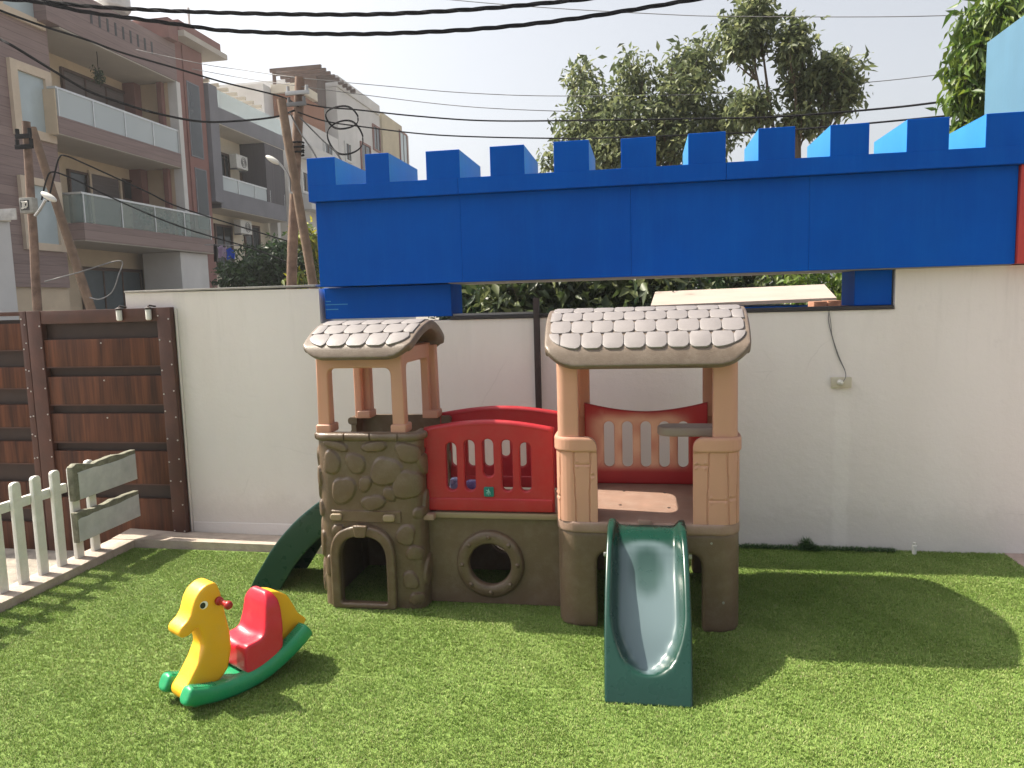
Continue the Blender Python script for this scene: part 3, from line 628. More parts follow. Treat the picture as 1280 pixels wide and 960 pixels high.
# --- slides
PRF = [(-.02, .560), (.06, .556), (.13, .548), (.19, .527), (.26, .478), (.34, .413), (.416, .338), (.495, .247), (.561, .151), (.616, .069), (.655, -.002)]
def slide_mesh():
    P = crom([(a, 0, b) for a, b in PRF], 8); S = [0]
    for a, b in zip(P, P[1:]): S.append(S[-1]+(b-a).length)
    ns = 72; bm = bmesh.new(); lay = bm.verts.layers.float_color.new('wear_light'); rows = []; pales = []; W = .176
    for i in range(ns+1):
        s = S[-1]*i/ns; j = max(k for k in range(len(S)) if S[k] <= s+1e-9); j = min(j, len(S)-2)
        t = (s-S[j])/(S[j+1]-S[j]); p = P[j].lerp(P[j+1], t); tg = (P[min(j+2, len(P)-1)]-P[max(j-1, 0)]).normalized(); n = Vector((-tg.z, 0, tg.x))
        if n.z < 0: n = -n
        f = i/ns
        D = .030+.062*sst(.05, .38, f)
        hs = .150*sst(-.05, .22, f)+.012
        row = []; fr = []
        ts = [-1.055, -1.035, -1.015, -1.0, -.985, -.955, -.91, -.86, -.81, -.76, -.70, -.62, -.5, -.35, -.18]; ts = ts+[0]+[-q for q in ts[::-1]]
        wf = W*(1+.03*math.sin(math.pi*f))*(1 - .02*f)
        # scoop: the bed narrows into a rounded lip near the foot
        lip = f-(.862)
        for k, q in enumerate(ts):
            a = abs(q); x = q*wf
            if a >= 1.0: h = -(a-1.0)/.055*hs-.006 if a > 1.0 else -.006
            elif a > .955: h = -.0015 if a > .97 else 0
            else:
                half = .86*math.sqrt(max(0, 1-max(0, (f-.58)/.29)**2.2)) if f > .58 else .86
                edge = (half-a)/.17
                h = -D*sst(0, 1, edge) if half > 0 else 0
                h -= .006*(1-(a/.9)**2)*sst(.05, .3, f)*(1-sst(.8, .9, f)) if half > a else 0
            e = p+n*h; row.append(bm.verts.new((e.x, x, max(e.z, -.004))))
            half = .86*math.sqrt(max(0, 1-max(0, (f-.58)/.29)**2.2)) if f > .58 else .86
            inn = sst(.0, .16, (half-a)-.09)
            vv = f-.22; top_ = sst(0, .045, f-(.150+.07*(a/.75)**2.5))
            fr.append(inn*top_*(.78+.22*sst(.3, .6, f)-.62*(1-sst(.55, 1.12, math.hypot(q/.46, (f-.345)/.17)))))  # pale bed: mostly sky reflection painted into the colour, with some rubbing and dust
        rows.append(row); pales.append(fr)
    for rw, fr in zip(rows, pales):
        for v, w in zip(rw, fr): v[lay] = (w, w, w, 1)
    for A, B in zip(rows, rows[1:]):
        for k in range(len(A)-1): bm.faces.new((A[k], A[k+1], B[k+1], B[k]))
    me = bpy.data.meshes.new('slide'); bmesh.ops.recalc_face_normals(bm, faces=bm.faces[:])
    up = sum((f.normal.z for f in bm.faces))
    if up < 0: bmesh.ops.reverse_faces(bm, faces=bm.faces[:])
    bm.to_mesh(me); bm.free()
    o = bpy.data.objects.new('tmp', me); COL.objects.link(o)
    m = o.modifiers.new('s', 'SOLIDIFY'); m.thickness = .009; m.offset = -1; m.use_even_offset = False
    s = o.modifiers.new('sub', 'SUBSURF'); s.levels = 1; s.render_levels = 1
    out = flush(o); bpy.data.meshes.remove(me); return out
sm = slide_mesh()
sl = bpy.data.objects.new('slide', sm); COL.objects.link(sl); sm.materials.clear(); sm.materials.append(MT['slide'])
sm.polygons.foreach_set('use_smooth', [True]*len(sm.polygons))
sl.parent = ps; sl.location = Vector((.004, 3.515, 0))-PX; sl.rotation_euler = (0, 0, R(-90)); tag(sl, 'dark green front slide with a rubbed bed painted pale blue for reflected sky')
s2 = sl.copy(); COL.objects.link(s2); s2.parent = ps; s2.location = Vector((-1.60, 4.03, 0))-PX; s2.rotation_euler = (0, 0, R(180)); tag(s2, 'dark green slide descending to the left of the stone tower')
obj('slide_bracket', bx(-.200, .212, 3.50, 3.515, .378, .398, bev=.004), MT['steel'], ps)

# wrappers lying on the bridge
tag(obj('snack_wrapper', puff(prism(bmesh.new(), rrect(-1.055, -.985, .503, .652, .015), 3.90, 3.95), .008, 3), MT['bluew'], None, 180), 'blue and white crinkled packet standing on the bridge deck', 'packet')
tag(obj('snack_wrapper', puff(prism(bmesh.new(), rrect(-.968, -.885, .503, .640, .015), 3.90, 3.95), .008, 3), MT['purple'], None, 180), 'purple shiny packet standing on the bridge deck', 'packet')

# ------------------------------------------------------------------ ROCKING HORSE
HL = Vector((-1.744, 2.851, .0))
ho = thing('rocking_horse', HL, 'yellow plastic rocking horse with red seat and green rockers on the turf', 'rocking toy', rz=math.atan2(-math.sin(R(60)), -math.cos(R(60))))
body = [(.096,.478),(.110,.488),(.138,.487),(.168,.472),(.191,.446),(.204,.415),(.215,.380),(.234,.358),(.256,.346),(.270,.328),(.266,.305),(.246,.296),(.218,.304),(.190,.328),(.178,.300),(.166,.236),(.194,.180),(.242,.112),(.276,.078),(.274,.042),(.25,.032),(.17,.036),(.115,.062),(.072,.100),(.050,.186),(.053,.256),(.069,.345),(.082,.44)]
hb = obj('body', puff(prism(bmesh.new(), fillet(body, .012, 3), -.0535, .0535), .0055, 14), MT['hy'], ho, 180, local=True)
bm = bmesh.new()
for sy in (-1, 1):
    tube(bm, [(.097, sy*.03, .405), (.097, sy*.122, .405)], .0115, 14)
    for yy, rr in ((.132, .018), (.060, .0185)):
        t = bmesh.new(); bmesh.ops.create_uvsphere(t, u_segments=16, v_segments=10, radius=rr); bmesh.ops.translate(t, vec=(.097, sy*yy, .405), verts=t.verts); merge(bm, t)
obj('handle', bm, MT['hh'], ho, 60, local=True)
for sy in (-1, 1):
    def disc(cx, cz, rx, rz, y0, y1):
        return prism(bmesh.new(), [Vector((cx+rx*math.cos(a), cz+rz*math.sin(a))) for a in np.linspace(0, 2*math.pi, 24, endpoint=False)], sy*y0, sy*y1)
    e = obj('eye', disc(.160, .407, .0175, .016, .03, .0545), MT['eyew'], ho, 40, local=True)
    obj('pupil', disc(.165, .407, .0115, .0125, .03, .0555), MT['black'], e, 40, local=True)
seat = [(.022,.070),(.022,.174),(.008,.190),(-.05,.194),(-.073,.207),(-.087,.26),(-.099,.335),(-.113,.376),(-.142,.374),(-.162,.335),(-.170,.27),(-.162,.13),(-.134,.083),(-.10,.036),(-.07,.020),(-.04,.028),(-.010,.056)]
me = to_mesh(prism(bmesh.new(), fillet(seat, .01, 3), -.1, .1)); me = puff(me, .0055, 8)
for v in me.vertices:
    z_ = v.co.z; k = (1.10-.06*sst(.05, .20, z_)-.10*sst(.20, .30, z_))*math.sqrt(max(.25, 1-max(0, (z_-.295)/.094)**2)); v.co.y *= k
    if v.co.x > -.08 and .15 < v.co.z < .22: v.co.z -= .008*(1-min(1, (v.co.y/.07)**2))*sst(.16, .185, v.co.z)
me = puff(me, .0055, 7); obj('seat', me, MT['hr'], ho, 180, local=True)
tail = [(-.14,.09),(-.145,.366),(-.192,.348),(-.234,.318),(-.262,.264),(-.284,.216),(-.326,.176),(-.30,.138),(-.20,.088)]
obj('tail', puff(prism(bmesh.new(), fillet(tail, .01, 3), -.046, .046), .0055, 7), MT['hy'], ho, 180, local=True)
ctr = [(.286,.086),(.25,.070),(.20,.055),(.15,.045),(.075,.038),(0,.040),(-.07,.052),(-.14,.076),(-.20,.104),(-.25,.132),(-.292,.160)]
C = crom([(a, 0, b) for a, b in ctr], 6); bm = bmesh.new()
def sweep(bm, yc, hw, hh, C, cap=.8):
    rings = []
    for i, p in enumerate(C):
        t = (C[min(i+1, len(C)-1)]-C[max(i-1, 0)]).normalized(); n = Vector((-t.z, 0, t.x)); n = n if n.z > 0 else -n
        k = 1 if 0 < i < len(C)-1 else cap; rings.append([])
        for a in np.linspace(0, 2*math.pi, 20, endpoint=False):
            c, s = math.cos(a), math.sin(a); e = .70
            rings[-1].append(bm.verts.new(p+Vector((0, yc+hw*k*math.copysign(abs(c)**e, c), 0))+n*hh*k*math.copysign(abs(s)**e, s)))
    for A, B in zip(rings, rings[1:]):
        for k in range(20): bm.faces.new((A[k], A[(k+1) % 20], B[(k+1) % 20], B[k]))
    bm.faces.new(rings[0]); bm.faces.new(rings[-1][::-1])
for sy in (-1, 1): sweep(bm, sy*.090, .038, .038, C, .72)
sweep(bm, 0, .085, .014, C[16:])
for sy in (-1, 1): box(bm, .235, .255, sy*.090-.012, sy*.090+.012, .018, .05)
me = puff(bm, .0058, 9)
bm = bmesh.new(); bm.from_mesh(me); bpy.data.meshes.remove(me)
for sy in (-1, 1):
    for a in range(3, len(C)-1, 1):
        for b in range(4):
            if 16 < a < 42: continue
            p = C[a]; t = (C[a+1]-C[a-1]).normalized(); n = Vector((-t.z, 0, t.x)); n = n if n.z > 0 else -n
            q = bmesh.new(); bmesh.ops.create_icosphere(q, subdivisions=1, radius=.0026)
            bmesh.ops.translate(q, vec=p+n*.0378+Vector((0, sy*.090+(b-1.5)*.011, 0)), verts=q.verts); merge(bm, q)
obj('rocker', bm, MT['hg'], ho, 180, local=True)

# ------------------------------------------------------------------ PICKET FENCE with boards
fe = thing('picket_fence', (-3.58, 4.0, .05), 'white picket fence with two weathered grey boards on the kerb', 'fence')
def picket(y, x=-3.58):
    w = .031; z1 = .648+random.uniform(-.006, .006); j = random.uniform(-.004, .004)
    pl_ = fillet([(y-w, .045), (y+w, .045), (y+w+j, z1), (y-w+j, z1)], [0, 0, .026, .026], 6)
    obj('picket', plate(pl_, [], x-.013, x+.013, .003, 1, 'yz'), MT['white'], fe, 30)
for k in range(-5, 6): picket(3.535+.1475*k)
for z in (.515, ): obj('rail', bx(-3.622, -3.595, 1.9, 4.09, z-.029, z+.029, bev=.004), MT['white'], fe)
def jag(pts, amp, k=5):
    o = []
    for a, b in zip(pts, pts[1:]):
        a, b = Vector(a), Vector(b)
        for i in range(k): o.append(a.lerp(b, i/k)+Vector((0, random.uniform(-amp, amp))))
    return o+[Vector(pts[-1])]
for z0, z1, s in ((.432, .652, 0), (.165, .362, 1)):
    edge = [Vector((4.066, z0)), Vector((4.655, z0+.004))]+jag([(4.655, z1-.008), (4.40, z1-.004), (4.25, z1-.014), (4.10, z1-.004 if s else z1+.012), (4.062, z1-.004)], .005, 4)
    bo = obj('board', plate(edge, [], -3.562, -3.520, .004, 1, 'yz'), MT['bark'], fe, 30)
    tag(bo, ('weathered grey board with raw bark edge, upper of two', 'weathered grey board with raw bark edge, lower of two')[s])
    inn = [Vector((4.066+(.04 if not s else .004), z0+.003)), Vector((4.652, z0+.006))]+jag([(4.65, z1-.035), (4.4, z1-.042), (4.2, z1-.040), (4.10, z1-.045), (4.066+(.04 if not s else .006), z1-.05)], .004, 4)
    obj('painted_face', plate(inn, [], -3.530, -3.5165, .003, 1, 'yz'), MT['board'], bo, 30)

# ------------------------------------------------------------------ GATE
def gate(name, x0, x1, slots, label, rstile, lstile):
    GY = 4.825; zb, zt = -.21, 1.632
    g = thing(name, ((x0+x1)/2, GY, -.2), label, 'gate')
    obj('stile', bx(x1-rstile, x1, GY-.022, GY+.03, zb if x1 < -4 else 0.0, zt, bev=.003), MT['frame'], g)
    obj('stile', bx(x0, x0+lstile, GY-.022, GY+.03, zb, zt, bev=.003), MT['frame'], g)
    xa, xb = x0+lstile+.001, x1-rstile-.001
    obj('top_rail', bx(xa, xb, GY-.018, GY+.028, slots[0][0], zt-.002, bev=.003), MT['frame'], g)
    obj('backing', bx(x0+.01, x1-.01, GY+.032, GY+.040, zb if x1 < -4 else .03, zt-.06), MT['lamdark'], g, 0)
    for (a, b), (a2, b2) in zip(slots, slots[1:]+[(zb, zb)]):
        lo = a2 if a2 > zb else zb+.02
        bm = bx(xa, xb, GY-.008, GY+.022, lo, b, bev=.0025)
        o = obj('board', bm, MT['lam'], g, 30)
        t = bmesh.new(); box(t, xa, xb, GY-.012, GY+.006, lo-.006, lo+.002); obj('edge_strip', t, MT['screw'] if False else MT['frame'], o, 0)
    first = None
    spots = [(xx, GY-.022, z+random.uniform(-.03, .03)) for z in np.arange(.02, zt, .17) for xx in (x1-rstile+.012, x1-.014, x0+lstile-.012)]+[((xa+xb)/2, GY-.008, b-.03) for a, b in slots]
    for q in spots:
        if first is None:
            bm = bmesh.new(); tube(bm, [(0, 0, 0), (0, -.0035, 0), (0, -.005, 0)], [.0058, .0055, .003], 8); first = o = obj('screw', bm, MT['screw'], g, 40, local=True)
        else: o = first.copy(); COL.objects.link(o); o.parent = g
        o.location = Vector(q)-g.location
gate('wooden_gate', -4.425, -3.272, [(1.536,1.42),(1.221,1.150),(.943,.877),(.667,.601),(.358,.249)], 'dark wood slatted gate leaf beside the white wall, with thick right stile', .105, .115)
gate('wooden_gate', -6.2, -4.430, [(1.60,1.545),(1.350,1.224),(1.067,.946),(.775,.67),(.503,.36),(.16,.05)], 'dark wood slatted gate leaf cut off by the left picture edge', .05, .1)
for x, s in ((-3.655, 'white capped canister on top of the gate, left one of two'), (-3.425, 'white capped canister on top of the gate, right one beside the wall')):
    t = thing('canister_lamp', (x, 4.79, 1.545), s, 'lamp', 'canisters on the gate top')
    bm = bmesh.new(); tube(bm, [(x, 4.785, 1.545), (x, 4.785, 1.552), (x, 4.785, 1.618), (x, 4.785, 1.622)], [.012, .019, .020, .018], 14); obj('body', bm, MT['plaswhite'], t, 40)
    bm = bmesh.new(); tube(bm, [(x, 4.785, 1.620), (x, 4.785, 1.632), (x, 4.785, 1.640)], [.024, .023, .008], 14); tube(bm, [(x, 4.785, 1.64), (x, 4.80, 1.648), (x+.03, 4.83, 1.640)], .006, 8); obj('cap', bm, MT['rustpost'], t, 40)
tag(obj('filler_strip', plate([Vector(p) for p in jag([(-3.268, 1.62), (-3.264, .0)], .004, 24)]+[Vector((-3.257, 0)), Vector((-3.257, 1.62))], [], 4.850, 4.868, .002), MT['wall'], None, 30), 'ragged strip of white filler between gate and wall', 'filler')

# ------------------------------------------------------------------ BOUNDARY WALL
bw = thing('boundary_wall', (-.5, 4.95, 0), 'whitewashed boundary wall with a low gap under the blue castle', 'wall')
WY0, WY1 = 4.872, 5.08
prof_ = [(-3.66, -.22), (5.5, -.22), (5.5, 1.730), (1.486, 1.730), (1.486, 1.492), (-2.185, 1.492), (-2.185, 1.728), (-3.66, 1.742)]
bm = prism(bmesh.new(), [Vector(p) for p in prof_], WY0, WY1); obj('wall_face', bm, MT['wall'], bw, 0)
obj('plinth', bx(-3.25, -.5, WY0-.010, WY0+.01, -.2, .070, bev=.003), MT['wall'], bw)
bm = bmesh.new(); box(bm, -3.66, -2.20, WY0-.012, WY1+.012, 1.742, 1.756, bev=.003); obj('coping', bm, MT['coping'], bw)
bm = bmesh.new(); box(bm, -1.262, 1.478, WY0-.014, WY1+.02, 1.495, 1.517, bev=.003); obj('flashing', bm, MT['tar'], bw)
bm = bmesh.new(); box(bm, -1.262, -.71, WY0+.05, WY1+.0, 1.518, 1.532, bev=.003); obj('ledge', bm, MT['coping'], bw)
bm = bx(-.702, -.664, 4.815, 4.853, .0, 1.623, bev=.004)
tag(obj('metal_post', bm, MT['rustpost']), 'thin black brown square post standing against the white wall', 'post')

# ------------------------------------------------------------------ BLUE CASTLE
ca = thing('castle_parapet', (0, 5.1, 1.49), 'royal blue plywood castle parapet with battlements on the white wall', 'castle parapet')
BY = 4.775
xs = [-2.131, -1.150, -.074, .971, 2.089]
for a, b in zip(xs, xs[1:]): obj('beam_panel', bx(a+.0006, b-.0006, BY+random.uniform(-.001, .001), 5.38, 1.7365, 2.286, bev=.001, seg=1), MT['blue'], ca, 30)
lx = [-2.155, -1.148, .49, 2.70]
for a, b in zip(lx, lx[1:]): obj('ledge', bx(a+.001, b-.001, 4.725, 5.42, 2.288, 2.387, bev=.002, seg=1), MT['blue'], ca, 30)
mer = [(-2.155, -1.962), (-1.756, -1.597), (-1.352, -1.133), (-.938, -.721), (-.537, -.321), (-.128, .081), (.269, .486), (.671, .877), (1.070, 1.282), (1.482, 1.704), (1.893, 2.70)]
for k, (a, b) in enumerate(mer):
    bm = bx(a, b, 4.7275, 5.36, 2.3865, 2.566+.004*math.sin(k*2.1), bev=.002, seg=1)
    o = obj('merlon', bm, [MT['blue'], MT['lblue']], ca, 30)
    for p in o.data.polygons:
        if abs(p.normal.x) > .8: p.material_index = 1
for a, b, y1 in ((-2.155, -1.262, 5.2), (1.262, 1.474, 5.2)):
    o = obj('pier', bx(a, b, WY0+.02, y1, 1.518, 1.730, bev=.003, seg=1), MT['blue'], ca, 30)
bm = bmesh.new()
for z, a, b in ((1.618, -2.15, -1.99), (1.585, -2.15, -2.06), (1.64, -2.15, -2.11)):
    box(bm, a, b, WY0+.0185, WY0+.03, z-.004, z+.002)
obj('paint_scrape', bm, MT['lblue'], ca, 0)
obj('end_board', bx(2.0925, 2.70, 4.75, 5.38, 1.7365, 2.286, bev=.002, seg=1), MT['redpaint'], ca, 30)
obj('gap_strip', bx(-1.25, 2.08, 4.79, 5.30, 1.7315, 1.7355), MT['coping'], ca, 0)
ct = thing('castle_tower', (2.9, 5.5, 2.586), 'pale sky blue castle tower rising behind the last battlement at the right', 'castle tower')
obj('tower_block', bx(2.45, 3.5, 5.43, 6.16, 1.74, 3.36, bev=.003, seg=1), MT['tblue'], ct, 30)
obj('front_board', bx(2.46, 3.5, 4.95, 5.43, 2.59, 3.36, bev=.003, seg=1), MT['tblue'], ct, 30)

# small fittings on the wall
so = thing('wall_socket', (1.187, 4.87, 1.02), 'cream socket box on the white wall with a plug', 'socket')
obj('box', bx(1.128, 1.247, 4.850, 4.874, 1.020, 1.087, bev=.006), mat('cream_plastic', (.52, .48, .38), .5), so)
bm = bmesh.new(); tube(bm, [(1.178, 4.852, 1.055), (1.178, 4.830, 1.055), (1.180, 4.815, 1.060)], [.018, .017, .009], 12); obj('plug', bm, MT['plaswhite'], so)
bm = bmesh.new(); tube(bm, crom([(1.112, 4.862, 1.50), (1.108, 4.862, 1.44), (1.125, 4.864, 1.36), (1.165, 4.862, 1.22), (1.205, 4.855, 1.13), (1.208, 4.84, 1.09), (1.190, 4.822, 1.062)], 8), .0024, 6)
tube(bm, crom([(1.108, 4.862, 1.50), (1.122, 4.862, 1.42), (1.132, 4.864, 1.34), (1.170, 4.862, 1.22), (1.207, 4.855, 1.13)], 8), .0021, 6)
tag(obj('cord', bm, MT['cable2'], None, 60), 'thin twisted cord hanging down the white wall to the socket', 'cord')
bm = bmesh.new(); tube(bm, [(1.612, 4.80, -.01), (1.612, 4.80, .055), (1.612, 4.80, .058)], [.013, .013, .010], 12); tube(bm, [(1.612, 4.80, .056), (1.612, 4.80, .075)], .008, 10)
tag(obj('pipe_stub', bm, MT['plaswhite'], None, 40), 'short white plastic pipe stub sticking out of the turf', 'pipe')
# curled turf edge along the wall
def tufts(name, pts, n, spread, h, label):
    bm = bmesh.new()
    for _ in range(n):
        p = random.choice(pts); b = Vector((p[0]+random.gauss(0, spread), p[1]+random.gauss(0, .012), random.uniform(0, p[2])))
        a = random.uniform(0, 6.28); dd = Vector((math.cos(a), math.sin(a)*.5, random.uniform(.2, 1))).normalized()*random.uniform(.6, 1.2)*h; s = Vector((-math.sin(a), math.cos(a), 0))*.0018
        v = [bm.verts.new(b-s), bm.verts.new(b+s), bm.verts.new(b+dd*.6+s*.7), bm.verts.new(b+dd*.6-s*.7)]; t = bm.verts.new(b+dd+Vector((0, 0, -h*.15)))
        bm.faces.new(v); bm.faces.new((v[3], v[2], t))
    tag(obj(name, bm, leaf_mat(name+'_blade', [(.015, .05, .012), (.04, .10, .025), (.07, .15, .03)], .2), None, 0), label, 'turf scrap')
tufts('turf_scrap', [(.60+.02*k, 4.83, .018) for k in range(46)], 2600, .012, .024, 'ragged frayed turf edge curling up along the foot of the wall')
tufts('turf_scrap', [(.955+.012*k, 4.815, .06*math.exp(-((k-3)/2.4)**2)+.01) for k in range(9)], 1500, .012, .03, 'bunched dark green lump of turf against the wall foot')

# ------------------------------------------------------------------ PLANTS
def leaf_cloud(centres, n, size, drop=.35, shell=.55, seed=1, aspect=.42):
    """n folded leaves spread through blobs (x,y,z,rx,ry,rz)"""
    g = np.random.default_rng(seed); C_ = np.array(centres, float); w = C_[:,3]*C_[:,4]*C_[:,5]; w = w**.75; idx = g.choice(len(C_), n, p=w/w.sum())
    v = g.normal(size=(n, 3)); v /= np.linalg.norm(v, axis=1)[:,None]; rad = (shell+(1-shell)*g.random(n))*g.choice([1, 1, 1, .55], n); rad *= 1+.22*np.sin(v[:,0]*5+idx)*np.sin(v[:,2]*6+idx*2)
    P = C_[idx,:3]+v*C_[idx,3:]*rad[:,None]
    # gather leaves into small sprays
    k = max(1, n//7); sp = P[g.integers(0, n, k)]; own = g.integers(0, k, n); near = g.random(n) < .72
    P = np.where(near[:,None], sp[own]+g.normal(0, size*.6, (n, 3)), P)
    D = v*.8+g.normal(0, .75, (n, 3)); D[:,2] -= drop*1.6; D /= np.linalg.norm(D, axis=1)[:,None]
    S = np.cross(D, g.normal(size=(n, 3))+[0, 0, 1.2]); S /= np.linalg.norm(S, axis=1)[:,None]; Nn = np.cross(S, D)
    L_ = size*g.uniform(.45, 1.4, n)[:,None]; W_ = L_*aspect*.5
    V = np.stack([P, P+D*L_*.45+S*W_+Nn*W_*.35, P+D*L_-Nn*L_*.12, P+D*L_*.45-S*W_+Nn*W_*.35], 1).astype(np.float32)
    me = bpy.data.meshes.new('crown'); me.vertices.add(n*4); me.vertices.foreach_set('co', V.ravel())
    b = np.arange(n)*4; li = np.stack([b, b+1, b+2, b, b+2, b+3], 1).ravel().astype(np.int32)
    me.loops.add(n*6); me.loops.foreach_set('vertex_index', li); me.polygons.add(n*2); me.polygons.foreach_set('loop_start', (np.arange(n*2)*3).astype(np.int32)); me.update(); return me
LG = leaf_mat('olive_leaves', [(.06, .082, .042), (.115, .145, .065), (.18, .215, .095), (.28, .30, .14)], .45)
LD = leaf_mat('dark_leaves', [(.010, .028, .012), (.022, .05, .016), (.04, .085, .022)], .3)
LB = leaf_mat('bright_leaves', [(.05, .10, .015), (.10, .17, .025), (.17, .22, .03)], .4)
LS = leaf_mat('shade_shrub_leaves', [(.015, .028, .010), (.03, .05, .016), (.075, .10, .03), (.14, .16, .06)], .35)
LY = leaf_mat('yellow_green_leaves', [(.10, .16, .02), (.20, .24, .02), (.36, .32, .02)], .4)
def tree(name, base, blobs, n, size, m, label, cat='tree', drop=.35, seed=1, limbs=True, tr=.09, shell=.5, aspect=.42):
    base = Vector(base); t = thing(name, base, label, cat)
    obj('crown', leaf_cloud(blobs, n, size, drop, shell, seed, aspect), m, t, 0)
    bm = bmesh.new(); top = Vector((sum(b[0] for b in blobs)/len(blobs), sum(b[1] for b in blobs)/len(blobs), sum(b[2] for b in blobs)/len(blobs)))
    fork = base.lerp(Vector((top.x, top.y, base.z+(top.z-base.z)*.55)), .9)
    tube(bm, crom([base, base.lerp(fork, .5)+Vector((.08*tr*10, 0, 0)), fork], 5), [tr*(1-.35*i/10) for i in range(11)], 10)
    for b in blobs:
        c = Vector(b[:3]); mid = fork.lerp(c, .5)+Vector((random.uniform(-.15, .15), 0, -.1))*b[3]
        P = crom([fork, mid, c+Vector((0, 0, b[5]*.5))], 5); tube(bm, P, [tr*.5*(1-.85*i/(len(P)-1)) for i in range(len(P))], 6)
        for _ in range(4):
            e = c+Vector((random.uniform(-.8, .8)*b[3], random.uniform(-.8, .8)*b[4], random.uniform(-.3, .9)*b[5])); tube(bm, [mid.lerp(c, .6), mid.lerp(e, .75)+Vector((0, 0, .05)), e], [tr*.16, tr*.1, tr*.04], 5)
    obj('trunk', bm, MT['trunk'], t, 60)
def blob(px, py, Y, rx, rz, ry=None):
    p = at(px, py, Y); k = (p-CP).dot(d)/F; return (p.x, p.y, p.z, rx*k, (ry or rx)*k, rz*k)
TY = 13.5
gz = -.24
b1 = [blob(745, 150, TY, 42, 45), blob(725, 100, TY+.3, 22, 26), blob(790, 100, TY, 30, 40), blob(788, 155, TY-.4, 45, 40), blob(850, 125, TY, 48, 50), blob(868, 80, TY+.2, 38, 32), blob(850, 180, TY, 60, 40), blob(715, 175, TY, 25, 25), blob(905, 150, TY, 35, 35), blob(760, 195, TY, 70, 30), blob(685, 200, TY, 12, 20)]
p = at(820, 330, TY); tree('broadleaf_tree', (p.x, TY, gz), b1, 12500, .135, LG, 'wide olive green tree behind the middle of the blue battlements', seed=3, tr=.14)
b2 = [blob(932, 45, TY-1, 30, 34), blob(945, 12, TY-1, 24, 22), blob(992, 55, TY-1.2, 26, 38), blob(1040, 92, TY-1, 32, 32), blob(1008, 105, TY-1, 26, 24), blob(1062, 112, TY-1, 15, 24), blob(1045, 130, TY-1, 16, 14), blob(940, 135, TY-1, 28, 24), blob(1000, 152, TY-1, 30, 18)]
p = at(980, 330, TY-1); tree('broadleaf_tree', (p.x, TY-1, gz), b2, 7600, .13, LG, 'tall airy tree with rounded leaf clumps behind the right battlements', seed=5, tr=.10)
b3 = [blob(1255, 30, 8.5, 50, 40), blob(1225, 75, 8.5, 30, 35), blob(1215, 120, 8.5, 22, 30), blob(1250, 110, 8.5, 40, 50), blob(1300, 20, 8.8, 50, 60), blob(1245, 160, 8.5, 40, 25), blob(1205, 165, 8.5, 14, 18)]
p = at(1280, 330, 8.6); tree('broadleaf_tree', (p.x, 8.7, gz), b3, 9000, .15, LB, 'bright green tree with long drooping leaves beside the pale blue tower', seed=6, drop=.9, tr=.09, aspect=.3)
# shrubs seen through the gap under the parapet
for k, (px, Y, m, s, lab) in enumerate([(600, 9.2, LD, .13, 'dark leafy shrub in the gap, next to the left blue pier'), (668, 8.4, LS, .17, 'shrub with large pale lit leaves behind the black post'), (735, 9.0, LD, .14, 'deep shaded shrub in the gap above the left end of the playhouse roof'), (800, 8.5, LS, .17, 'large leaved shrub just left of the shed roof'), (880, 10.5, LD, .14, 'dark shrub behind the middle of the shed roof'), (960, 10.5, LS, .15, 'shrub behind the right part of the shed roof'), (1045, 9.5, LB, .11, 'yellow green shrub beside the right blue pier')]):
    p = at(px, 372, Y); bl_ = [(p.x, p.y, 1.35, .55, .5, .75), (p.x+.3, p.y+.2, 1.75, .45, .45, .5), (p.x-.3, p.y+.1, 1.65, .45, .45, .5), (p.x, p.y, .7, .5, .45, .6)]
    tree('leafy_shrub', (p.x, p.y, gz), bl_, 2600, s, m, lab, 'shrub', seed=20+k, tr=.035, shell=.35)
p = at(330, 345, 15); bl_ = [blob(325, 338, 15, 42, 30), blob(295, 350, 15, 25, 22), blob(355, 330, 15, 30, 30), blob(372, 350, 15, 24, 30), blob(345, 312, 15, 18, 14)]
tree('dense_bush', (p.x, 15, gz), bl_, 7000, .12, LD, 'dense dark green bush in front of the cream balconies', 'bush', seed=31, tr=.06)
p = at(385, 330, 15.6); bl_ = [blob(382, 310, 15.6, 16, 30), blob(392, 335, 15.6, 14, 22), blob(372, 348, 14.6, 12, 10)]
tree('small_tree', (p.x, 15.6, gz), bl_, 1500, .16, LY, 'small yellow green tree between the leaning utility poles', 'tree', seed=33, tr=.04)

# ------------------------------------------------------------------ SHED behind the gap
sd = thing('shed', (.8, 7.2, gz), 'low shed with a pale sheet roof and blue wall behind the wall gap', 'shed')
bm = bmesh.new(); A = [(.06, 6.75, 1.535), (1.60, 6.75, 1.560), (1.80, 8.1, 1.690), (.12, 8.1, 1.665)]
T = [bm.verts.new(p) for p in A]; B = [bm.verts.new((p[0], p[1], p[2]-.03)) for p in A]; bm.faces.new(T); bm.faces.new(B[::-1])
for k in range(4): bm.faces.new((T[k], B[k], B[(k+1) % 4], T[(k+1) % 4]))
obj('roof_sheet', bm, MT['shroof'], sd, 0)
obj('wall', bx(.12, 1.42, 6.86, 8.0, gz, 1.50), MT['blue'], sd, 0)
bs = thing('brick_stack', (1.5, 6.6, 1.2), 'short stack of red bricks next to the shed roof edge', 'bricks')
bm = bmesh.new(); box(bm, 1.34, 1.64, 6.35, 6.7, gz, 1.46); obj('pillar', bm, MT['cream'], bs, 0)
for k in range(3): obj('brick', bx(1.34+.108*k, 1.44+.108*k, 6.37, 6.60, 1.462, 1.535+.004*(k % 2), bev=.004), MT['brick'], bs)

